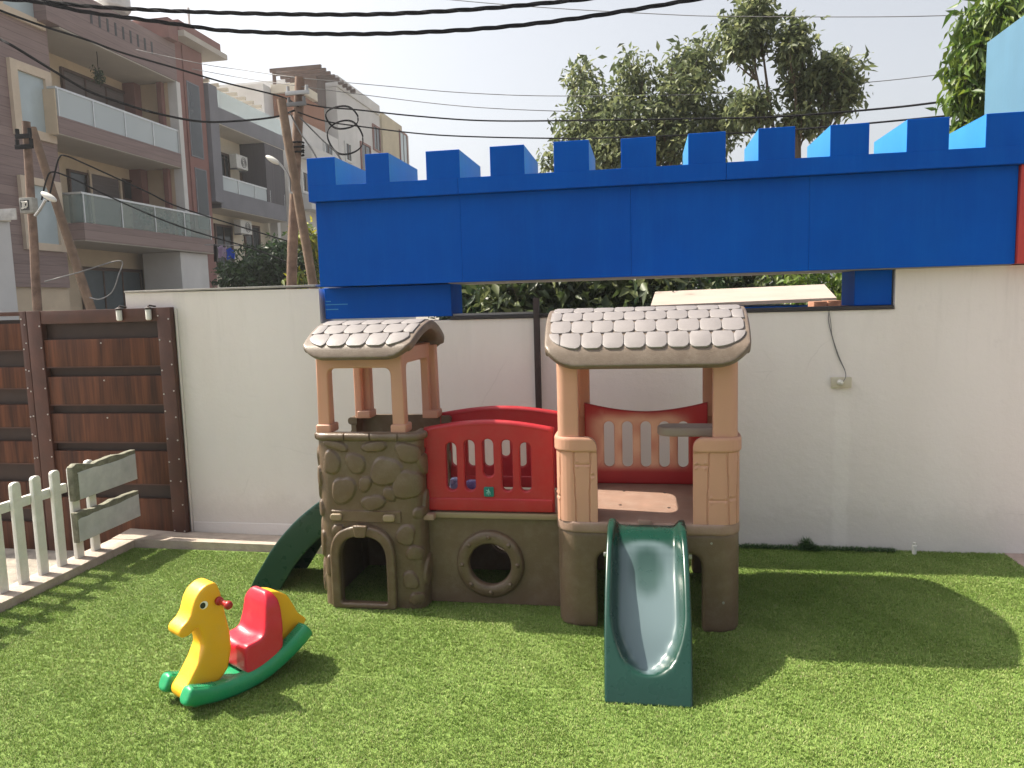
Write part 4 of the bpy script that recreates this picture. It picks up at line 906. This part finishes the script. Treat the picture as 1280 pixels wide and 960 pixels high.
# ------------------------------------------------------------------ POLES, LAMP, CABLES
def pole(a, b, r1, r2, m, label, sides=10):
    bm = bmesh.new(); a, b = Vector(a), Vector(b); P = [a.lerp(b, i/8)+Vector((random.uniform(-.01, .01), 0, 0)) for i in range(9)]
    tube(bm, P, [r1+(r2-r1)*i/8 for i in range(9)], sides)
    t = thing('utility_pole', a, label, 'pole', 'utility poles along the street'); obj('shaft', bm, m, t, 60); return t
def down(px0, py0, px1, py1, Y):             # a pole's top and its foot on the street
    a, b = at(px0, py0, Y), at(px1, py1, Y); t = (gz-a.z)/(b.z-a.z); return a+(b-a)*t, a
def bracket(t, px, py, Y, w, m):
    p = at(px, py, Y); bm = bmesh.new(); box(bm, p.x-w, p.x+w, p.y-.13, p.y-.09, p.z-.035, p.z+.035, bev=.005); tube(bm, [(p.x-w*.8, p.y-.1, p.z), (p.x-w*.8, p.y-.1, p.z+.12)], .03, 8); tube(bm, [(p.x+w*.8, p.y-.1, p.z), (p.x+w*.8, p.y-.1, p.z+.12)], .03, 8); obj('bracket', bm, m, t, 40)
a, b = down(375, 97, 364, 357, 13); t = pole(a, b, .10, .085, MT['rust'], 'tall rusty utility pole with the street lamp, beside the blue castle')
bracket(t, 375, 118, 13, .22, MT['steel']); bracket(t, 374, 132, 13, .18, MT['cable2'])
bm = bmesh.new()
for y_ in (182, 188, 194):
    q = at(371, y_, 13); tube(bm, [(q.x+.12*math.cos(k*.52), q.y+.12*math.sin(k*.52), q.z+.004*k) for k in range(14)], .018, 6)
obj('wire_lashing', bm, MT['cable'], t, 60)
a, b = down(351, 124, 391, 355, 12.6); pole(a, b, .085, .075, MT['wood'], 'leaning wooden pole crossing behind the tall rusty pole')
a, b = down(33, 152, 47, 388, 11); t = pole(a, b, .075, .06, MT['rust'], 'thin rusty pole with a junction box near the left edge')
bracket(t, 36, 172, 11, .14, MT['cable']); bracket(t, 37, 185, 11, .16, MT['cable'])
a, b = down(40, 160, 113, 385, 11.4); pole(a, b, .085, .065, MT['wood'], 'leaning wooden pole at the left, crossing the rusty pole with the box')
q = at(36, 257, 10.8); t = thing('junction_box', q, 'open grey junction box full of wires on the left rusty pole', 'box')
obj('casing', bx(q.x-.12, q.x+.12, q.y-.06, q.y+.06, q.z-.12, q.z+.12, bev=.01), mat('grey_metal_box', (.3, .3, .28), .6, .3, 9), t)
bm = bmesh.new(); box(bm, q.x-.09, q.x+.06, q.y-.068, q.y-.055, q.z-.08, q.z+.08)
obj('opening', bm, MT['black'], t, 0)
bm = bmesh.new()
for k in range(7):
    e = [q+Vector((random.uniform(-.07, .05), -.075, random.uniform(-.06, .06))) for _ in range(4)]; tube(bm, crom(e, 4), .008, 5)
obj('wires', bm, MT['plaswhite'], t, 60)
q = at(10, 268, 10.9); tag(obj('sign_board', bx(q.x-.35, q.x+.16, q.y-.01, q.y+.01, q.z-.09, q.z+.09, bev=.004), mat('stained_board', (.42, .42, .42), .7, .5, 4, c2=(.5, .5, .5)), None, 30), 'stained pale board fixed behind the junction box at the left edge', 'board')
def lamp(px, py, Y, armpts, label):
    q = at(px, py, Y); t = thing('street_lamp', q, label, 'street lamp', 'street lamps on the poles')
    bm = bmesh.new(); tube(bm, crom([at(*p_, Y) for p_ in armpts], 6), .022, 8); obj('arm', bm, MT['steel'], t, 60)
    h = bmesh.new(); bmesh.ops.create_uvsphere(h, u_segments=18, v_segments=12, radius=1); bmesh.ops.transform(h, matrix=Matrix.Translation(q) @ Matrix.Rotation(R(32), 4, 'Y') @ Matrix.Diagonal((.145, .075, .05, 1)), verts=h.verts); obj('head', h, MT['plaswhite'], t, 180)
lamp(341, 200, 12.6, [(348, 203), (356, 212), (362, 225), (363, 240), (370, 241)], 'street lamp with curved arm on the tall rusty pole')
lamp(61, 246, 10.7, [(57, 250), (50, 262), (44, 270)], 'small oval street lamp on the thin left pole')
def cable(pts, rad, label, m='cable', twist=0, name='cable', k=10):
    P = crom([at(*p_) if len(p_) == 3 else Vector(p_[1]) for p_ in pts], k); bm = bmesh.new()
    if twist:
        P2 = []; 
        for a_, b_ in zip(P, P[1:]): P2 += [a_.lerp(b_, i/4) for i in range(4)]
        P2.append(P[-1]); acc = 0; ph = [0]
        for a_, b_ in zip(P2, P2[1:]): acc += (b_-a_).length; ph.append(acc/twist*2*math.pi)
        for s in range(3):
            Q = []
            for i, p_ in enumerate(P2):
                t = (P2[min(i+1, len(P2)-1)]-P2[max(i-1, 0)]).normalized(); a_ = t.cross(Vector((0, 0, 1))).normalized(); b_ = t.cross(a_); an = ph[i]+s*2.094
                Q.append(p_+(a_*math.cos(an)+b_*math.sin(an))*rad*.75)
            tube(bm, Q, rad*.62, 6)
    else: tube(bm, P, rad, 6)
    tag(obj(name, bm, MT[m], None, 60), label, 'cable', 'overhead cables')
cable([(-60, -4, 7), (22, 0, 7), (66, 3, 7), (114, 8, 7), (200, 13, 7), (280, 16, 7), (380, 18, 7), (480, 17.5, 7), (600, 11, 7), (720, 0, 7), (800, -10, 7)], .0155, 'thick twisted cable at the top, the upper of the two heavy ones', twist=.75)
cable([(-60, -12, 7), (44, 2, 7), (87, 11, 7), (114, 16, 7), (175, 24, 7), (241, 33, 7), (280, 38, 7), (380, 42, 7), (480, 42, 7), (600, 36, 7), (720, 23, 7), (870, -1, 7), (930, -12, 7)], .0155, 'thick twisted cable at the top, the lower of the two heavy ones', twist=.75)
cable([(-30, 0, 8), (0, 13, 8), (55, 33, 8.5), (109, 50, 9), (153, 66, 10), (219, 85, 11), (280, 103, 12), (352, 121, 12.9), (373, 133, 12.9)], .015, 'black cable from the upper left window to the tall rusty pole')
cable([(-30, 33, 8), (0, 49, 8), (22, 61, 8), (66, 88, 9), (109, 113, 9.5), (153, 129, 10), (197, 142, 11), (252, 152, 12), (300, 151, 12.5), (345, 146, 12.9), (368, 138, 12.9)], .017, 'black cable sagging across the upper glass balcony')
cable([(60, 252, 11), (68, 219, 11), (74, 197, 11), (83, 195, 11), (109, 206, 11.2), (153, 226, 11.5), (186, 241, 12), (219, 257, 12.4), (280, 277, 12.8), (345, 297, 13), (364, 303, 13)], .013, 'cable arching from the left poles, upper of two over the lower balcony')
cable([(52, 250, 11), (58, 225, 11), (66, 215, 11), (92, 224, 11), (131, 243, 11.3), (175, 263, 11.6), (219, 281, 12), (265, 296, 12.5), (320, 312, 13), (364, 330, 13)], .013, 'cable arching from the left poles, lower of two over the lower balcony')
cable([(170, 62, 14), (253, 80, 14), (300, 87, 14), (372, 97, 13), (487, 108, 13), (581, 116, 13), (700, 120, 13), (900, 117, 13), (1083, 103, 13), (1187, 92, 13), (1320, 78, 13)], .0065, 'thin sky wire running over the top of the tall rusty pole', 'cable2')
cable([(240, 86, 14), (300, 97, 14), (362, 106, 13), (466, 120, 13), (581, 133, 13), (700, 139, 13), (820, 141, 13.6)], .0065, 'thin sky wire just below the topmost thin wire, ending in the trees', 'cable2')
cable([(372, 128, 12.9), (405, 134, 13), (444, 137, 13), (519, 145, 13), (612, 151, 13), (763, 150, 12), (880, 148, 11.5), (970, 146, 11), (1100, 136, 10.5), (1187, 126, 10), (1320, 108, 10)], .013, 'upper of the two heavier cables crossing in front of the trees')
cable([(372, 140, 12.9), (405, 151, 13), (450, 158, 13), (550, 169, 13), (700, 173, 13), (797, 171, 12), (949, 165, 11.5), (1040, 158, 11), (1130, 150, 10.5), (1250, 138, 10)], .012, 'lower of the two heavier cables just above the blue battlements')
cable([(480, -8, 10), (660, 8, 10), (832, 18, 10), (918, 20.5, 10), (1100, 21, 10), (1222, 18, 10), (1300, 13, 10)], .005, 'hair thin wire across the sky high on the right', 'cable2')
cable([(362, 140, 12.8), (375, 165, 12), (395, 196, 10), (415, 250, 8)], .012, 'short cable dropping from the tall pole behind the castle corner')
cable([(375, 147, 12.8), (403, 175, 12), (424, 196, 10), (445, 250, 8)], .012, 'short cable dropping from the tall pole past the wire coils')
cable([(56, 352, 10.5), (100, 340, 10.5), (150, 326, 11), (148, 345, 11), (140, 365, 11), (125, 374, 11), (112, 372, 11)], .010, 'pale grey cable looping by the foot of the leaning left pole', 'cable2')
for (cx, cy, rx, ry), lab in (((427, 148, 20, 14), 'smaller flattened coil of spare black cable, the upper one'), ((431, 173, 22, 21), 'round coil of spare black cable, the lower one')):
    P = [at(cx+rx*math.cos(a)+1.5*math.sin(3*a), cy+ry*math.sin(a), 12.9) for a in np.linspace(0, 4*math.pi, 70)]; bm = bmesh.new(); tube(bm, [p_+Vector((0, .0006*i, .0006*i)) for i, p_ in enumerate(P)], .0085, 6)
    tag(obj('cable_coil', bm, MT['cable'], None, 60), lab, 'cable coil', 'coils of spare cable')

# ------------------------------------------------------------------ BUILDINGS along the street
def part(name, parent, m, *boxes, bev=0, smooth=0):
    bm = bmesh.new()
    for b in boxes: box(bm, *b, bev=bev)
    return obj(name, bm, MT[m] if isinstance(m, str) else m, parent, smooth)
def window(parent, x, y0, y1, z0, z1, fw=.12, frame='stonef', pane='pane', dep=.12, mull=0, name='window'):
    bm = bmesh.new(); box(bm, x-.05, x+dep, y0, y0+fw, z0, z1); box(bm, x-.05, x+dep, y1-fw, y1, z0, z1); box(bm, x-.05, x+dep*.98, y0+fw, y1-fw, z1-fw, z1); box(bm, x-.05, x+dep*.98, y0+fw, y1-fw, z0, z0+fw)
    w = obj(name, bm, MT[frame], parent, 0)
    part('pane', w, pane, (x+.005, x+.03, y0+fw, y1-fw, z0+fw, z1-fw))
    for k in range(mull):
        yy = y0+fw+(y1-y0-2*fw)*(k+1)/(mull+1); part('mullion', w, 'door', (x+.01, x+.06, yy-.03, yy+.03, z0+fw, z1-fw))
    return w
def balcony(parent, xf, xb, y0, y1, zs0, zs1, zr, slab, glass, rail='rail', nposts=5, soff=None):
    s = part('balcony', parent, slab, (xb, xf, y0, y1, zs0, zs1))
    if soff: part('soffit', s, soff, (xb+.02, xf-.02, y0+.02, y1-.02, zs0-.03, zs0-.002))
    g = part('glass_panel', s, glass, (xf-.07, xf-.05, y0+.06, y1-.06, zs1+.02, zr-.03), (xb+.02, xf-.075, y0+.05, y0+.07, zs1+.02, zr-.03))
    bm = bmesh.new(); box(bm, xf-.09, xf-.03, y0+.03, y1-.03, zr-.03, zr+.03); box(bm, xb+.02, xf-.09, y0+.03, y0+.09, zr-.03, zr+.03)
    for k in range(nposts): yy = y0+.1+(y1-y0-.2)*k/(nposts-1); box(bm, xf-.045, xf-.02, yy-.02, yy+.02, zs1, zr-.03)
    obj('handrail', bm, MT[rail], s, 0); return s
# --- brown clad building
B1 = thing('apartment_building', (-20.5, 24.5, gz), 'brown clad apartment building with two curved glass balconies at the left', 'building')
XW, XF, XR = -18.05, -17.6, -19.6
part('front_wall', B1, 'clad', (-26, XW, 12.5, 21.45, 2.45, 16.0))
part('ground_floor', B1, 'beige', (-26, XW-.1, 12.5, 21.5, gz, 2.45))
part('recess_wall', B1, 'beige', (-26, XR, 21.45, 28.0, gz, 11.8))
part('end_wall', B1, 'maroon', (-26, XF-.05, 27.42, 29.3, gz, 12.0), (-26, XF+.0, 27.9, 29.2, 4.5, 11.9))
part('white_pillar', B1, 'wr', (-17.95, XF+.02, 27.30, 27.55, 3.9, 10.38), (-19.2, XF+.015, 26.75, 28.6, gz, 3.88))
part('inner_panel', B1, 'beige', (XR, XF-.1, 27.32, 27.415, 4.5, 10.35)); part('recess_column', B1, 'maroon', (-18.3, -18.1, 27.1, 27.29, 4.5, 10.34), (XR, XR+.5, 26.9, 27.29, 4.5, 10.34))
window(B1, XW, 19.77, 21.33, 6.88, 9.02, .26); window(B1, XW, 19.75, 21.33, 3.56, 5.71, .22); window(B1, XW, 19.5, 21.28, 10.24, 12.6, .24)
par = part('roof_parapet', B1, 'clad', (XR, XF, 21.45, 27.42, 10.40, 11.78))
part('soffit', par, 'soff', (XR+.02, XF-.02, 21.47, 27.40, 10.36, 10.398))
bm = bmesh.new()
for k in range(9): yy = 22.9+.385*k; box(bm, XF-.02, XF+.012, yy-.045, yy+.045, 10.98, 11.40)
obj('slots', bm, MT['black'], par, 0); tag(par)
part('side_pier', B1, 'clad', (XW+.001, XF+.01, 20.95, 21.44, 10.42, 12.4))
balcony(B1, XF, XR, 21.05, 27.36, 7.14, 7.66, 8.52, 'clad', 'glass', soff='soff')
part('balcony_end', B1, 'beige', (XW, XF-.01, 21.0, 21.046, 7.1, 8.45))
balcony(B1, -17.35, XR, 21.45, 28.75, 3.93, 4.47, 5.40, 'clad', 'glass2', soff='soff')
window(B1, XR, 23.7, 27.05, 7.9, 10.03, .1, 'door', 'louv', .1, 2); window(B1, XR, 23.6, 24.55, 4.75, 6.6, .08, 'door', 'dpane', .1, 0, 'door'); window(B1, XR, 24.6, 26.3, 4.6, 6.72, .1, 'stonef', 'louv', .1, 0, 'door'); window(B1, XR, 26.32, 27.05, 5.9, 6.7, .07, 'door', 'dpane', .1)
window(B1, XR, 23.8, 27.1, gz+.3, 3.28, .12, 'door', 'dgate', .1, 2, 'garage_door')
window(B1, XF+.0, 28.0, 28.85, 7.7, 10.6, .05, 'grey', 'dpane', .03, 0); window(B1, XF+.0, 28.15, 28.95, 4.9, 7.3, .05, 'grey', 'dpane', .03, 0)
part('roof_slab', B1, 'soff', (-26, -17.1, 27.3, 30.35, 12.01, 12.22)); part('roof_band', B1, 'maroon', (-26, -17.3, 27.3, 30.2, 12.222, 12.62), (-22, -17.35, 26.7, 27.3, 11.79, 12.5))
part('roof_room', B1, 'wr', (-24, -18.6, 22.5, 27.2, 11.79, 12.35))
bm = bmesh.new(); tube(bm, [(-18.8, 25.6, 12.36), (-18.8, 25.6, 12.5), (-18.8, 25.6, 13.35), (-18.8, 25.6, 13.5), (-18.8, 25.6, 13.6)], [.5, .62, .62, .5, .18], 20)
tag(obj('water_tank', bm, MT['acm'], None, 40), 'white water tank on the roof of the brown building', 'water tank')
bm = bmesh.new(); tube(bm, [(-17.9, 29.0, 12.6), (-17.9, 29.0, 13.7)], .05, 8); tube(bm, [(-18.05, 29.0, 13.55), (-17.75, 29.0, 13.55)], .04, 8); obj('vent_pipe', bm, MT['acm'], B1, 40)
def pot(x, y, z, h, label, m=LD, name='potted_plant'):
    t = thing(name, (x, y, z), label, 'plant', 'plants on the balconies'); bm = bmesh.new(); tube(bm, [(x, y, z), (x, y, z+.22)], [.09, .13], 12); obj('pot', bm, MT['brick'], t, 40)
    obj('foliage', leaf_cloud([(x, y, z+.22+h*.5, h*.45, h*.45, h*.5)], 260, .12, .3, .4, int(y*7)), m, t, 0)
pot(-17.75, 25.0, 4.475, .75, 'leafy plant behind the lower glass balcony, nearest to the camera'); pot(-17.75, 26.2, 4.475, .6, 'leafy plant behind the lower glass balcony, middle one'); pot(-17.75, 27.4, 4.475, .7, 'leafy plant behind the lower glass balcony, near the white pillar')
hb_ = at(123, 90, 23.6); t = thing('hanging_plant', hb_, 'small green plant hanging under the top balcony ceiling', 'plant'); bm = bmesh.new(); tube(bm, [hb_, (hb_.x, hb_.y, 10.36)], .012, 5); obj('cord', bm, MT['cable'], t); obj('foliage', leaf_cloud([(hb_.x, hb_.y, hb_.z-.1, .15, .15, .28)], 240, .11, .6, .2, 9), LD, t, 0)
# --- cream building with slate balconies
B2 = thing('apartment_building', (-20.5, 32.5, gz), 'cream building with slate grey balconies and air conditioners behind the bush', 'building')
part('back_wall', B2, 'cream', (-26, -18.9, 29.32, 36.5, gz, 10.0)); part('fin', B2, 'grey', (-18.9, -17.45, 29.3, 29.95, 6.1, 10.85))
part('dark_panel', B2, clad_mat('dark_ribbed_panel', (.05, .045, .055), (.08, .07, .08), .12, 'Y'), (-18.9, -17.62, 34.1, 36.0, 6.62, 9.42))
top_ = part('roof_fascia', B2, 'grey', (-18.9, XF, 29.96, 36.1, 9.46, 10.12)); part('soffit', top_, 'soff', (-18.9, XF-.02, 29.98, 36.08, 9.42, 9.458))
part('roof_glass', top_, 'glass', (XF-.08, XF-.06, 29.96, 36.1, 10.13, 10.86)); 
bm = bmesh.new()
for k in range(7): box(bm, -20.6, -18.2, 30.6+.75*k, 30.72+.75*k, 11.3, 11.45)
box(bm, -20.7, -20.55, 30.4, 35.6, 10.1, 11.3); obj('pergola', bm, MT['cream'], B2, 0)
balcony(B2, XF, -18.9, 29.96, 35.95, 5.93, 6.68, 7.28, 'grey', 'glass', soff='soff')
part('pillar', B2, 'wr', (-18.6, -18.2, 36.1, 36.4, gz, 9.42))
for y0, y1, z0, z1 in ((32.2, 32.98, 6.7, 8.74), (33.95, 35.4, 6.7, 8.75), (31.4, 32.85, 3.2, 5.47), (33.95, 35.45, 3.2, 5.7)): window(B2, -18.9, y0, y1, z0, z1, .1, 'door', 'dpane', .08, 1)
def ac(x, y, z):
    a_ = part('air_conditioner', B2, 'acm', (x-.35, x, y-.5, y+.5, z, z+.62), bev=.02); bm = bmesh.new()
    for r_ in (.08, .15, .22): tube(bm, [(x+.008, y+.12+r_*math.cos(q_), z+.31+r_*math.sin(q_)) for q_ in np.linspace(0, 2*math.pi, 24)], .012, 5, False)
    obj('fan_grille', bm, MT['black'], a_, 60); part('bracket', a_, 'grey', (x-.4, x-.05, y-.42, y-.36, z-.06, z-.002), (x-.4, x-.05, y+.36, y+.42, z-.06, z-.002))
ac(-18.2, 33.0, 8.05); ac(-18.2, 33.0, 5.1)
# --- white building with pergola further on
B3 = thing('apartment_building', (-21, 46, gz), 'pale far building with a wooden roof pergola and brick stair room', 'building')
part('main_block', B3, 'wr', (-26, XF, 43.2, 57, gz, 14.4)); part('front_block', B3, 'wr', (-26, XF-.02, 37.2, 43.18, gz, 11.4))
part('side_block', B3, 'wr', (-26, -19.3, 37.6, 43.19, 11.4, 13.2)); part('stair_room', B3, 'brick', (-19.29, -17.9, 38.6, 42.0, 11.42, 12.9)); part('parapet', B3, 'cream', (-19.28, -17.65, 38.4, 40.6, 12.91, 13.35))
part('roof_edge', B3, 'wr', (-26, XF+.1, 43.2, 50.4, 14.42, 15.05)); part('yellow_bay', B3, 'yellow', (-20, XF+.15, 50.6, 55.0, 11.0, 14.7))
bm = bmesh.new()
for k in range(9): box(bm, -20.2, -17.2, 40.2+.62*k, 40.34+.62*k, 14.55, 14.75)
for yy in (40.3, 42.9): box(bm, -20.1, -19.95, yy, yy+.15, 13.2, 14.55)
box(bm, -19.6, -18.0, 41.4, 42.6, 13.0, 14.54); obj('pergola', bm, MT['door'], B3, 0)
for y0, y1, z0, z1 in ((40.9, 42.1, 10.0, 10.9), (44.0, 45.0, 10.3, 11.5), (49.0, 50.4, 11.9, 13.6), (46.6, 48.4, 9.0, 12.0), (54.2, 56.0, 11.5, 14.3), (37.8, 38.7, 7.6, 8.8), (39.5, 41, 5, 7)): window(B3, XF+(.16 if y0 > 50.5 else .01), y0, y1, z0, z1, .12, 'maroon' if y0 > 45 else 'acm', 'dpane' if y0 < 54 else 'pane', .08, 1)
part('balcony', B3, 'wr', (XF, XF+.7, 37.4, 43, 6.7, 7.4), (XF, XF+.6, 38.0, 43, 9.4, 10.0))
# --- white corner building at the far left
B0 = thing('white_building', (-18.3, 16.5, gz), 'bright white rendered wall of a neighbouring house at the left edge', 'building')
part('wall', B0, 'wr', (-18.04, -17.7, 14.0, 18.95, gz, 4.25)); part('upper_wall', B0, 'wr', (-18.04, -17.75, 14.0, 18.5, 4.6, 5.9)); part('sill', B0, 'cream', (-18.04, -17.6, 14.0, 18.9, 4.252, 4.34))
# laundry
def cloth(px, py, w, h, Y, m, label):
    q = at(px, py, Y); bm = bmesh.new(); n = 12; G = [[bm.verts.new((q.x-w/2+w*i/n, q.y+.05*math.sin(i*1.3+j*.3), q.z-h*j/8-.03*math.sin(i*.8))) for j in range(9)] for i in range(n+1)]
    for i in range(n):
        for j in range(8): bm.faces.new((G[i][j], G[i+1][j], G[i+1][j+1], G[i][j+1]))
    bmesh.ops.solidify(bm, geom=bm.faces[:], thickness=.012); tag(obj('hanging_cloth', bm, m, None, 60), label, 'cloth', 'washing on the line')
cloth(277, 308, .24, .26, 17.5, MT['lilac_cloth'], 'pale lilac cloth drying above the dense bush'); cloth(288, 311, .25, .24, 17.5, MT['blue_cloth'], 'bright blue cloth drying above the dense bush')
cloth(269, 306, .10, .40, 17.6, MT['black'], 'narrow dark cloth drying beside the lilac one')
bm = bmesh.new(); tube(bm, [at(256, 306, 17.6), at(300, 307, 17.6)], .012, 5); tag(obj('washing_line', bm, MT['cable2'], None, 60), 'short line holding the washing above the dense bush', 'line')

# ------------------------------------------------------------------ LIGHT
w = bpy.data.worlds.new('World'); scene.world = w; w.use_nodes = True; nt = w.node_tree; L = nt.links.new
sky = nt.nodes.new('ShaderNodeTexSky'); sky.sky_type = 'NISHITA'; sky.sun_disc = False
LD_ = Vector((.785, -.11, -1.0)).normalized(); S_ = -LD_
sky.sun_elevation = math.asin(S_.z); sky.sun_rotation = math.atan2(S_.x, S_.y)
sky.air_density = 1.0; sky.dust_density = 6.0; sky.ozone_density = 1.0; sky.altitude = 200
hs_ = nt.nodes.new('ShaderNodeHueSaturation'); hs_.inputs['Saturation'].default_value = .30; L(sky.outputs[0], hs_.inputs['Color'])
bg = nt.nodes['Background']; L(hs_.outputs[0], bg.inputs[0]); bg.inputs[1].default_value = .116
sun = bpy.data.lights.new('sun', 'SUN'); sun.energy = 5.0; sun.angle = R(.6); sun.color = (1, .92, .77)
so_ = bpy.data.objects.new('sun', sun); COL.objects.link(so_); so_.rotation_euler = LD_.to_track_quat('-Z', 'Y').to_euler(); so_.location = (-10, 2, 12)
scene.view_settings.view_transform = 'Standard'; scene.view_settings.look = 'None'; scene.view_settings.exposure = 1.02; scene.view_settings.gamma = 1
scene.view_settings.use_curve_mapping = False
scene.cycles.max_bounces = 8; scene.cycles.transparent_max_bounces = 12

# ------------------------------------------------------------------ AIR: the pale dusty haze of the street
hz = bpy.data.materials.new('haze'); hz.use_nodes = True; nt = hz.node_tree; nt.nodes.remove(nt.nodes['Principled BSDF'])
pv = nt.nodes.new('ShaderNodeVolumePrincipled'); pv.inputs['Color'].default_value = (.92, .94, .97, 1); pv.inputs['Density'].default_value = .0011; pv.inputs['Anisotropy'].default_value = .3
nt.links.new(pv.outputs[0], nt.nodes['Material Output'].inputs['Volume'])
tag(obj('haze', bx(-152, 152, -82, 252, -1.24, 17.5), hz, None, 0), kind='stuff')
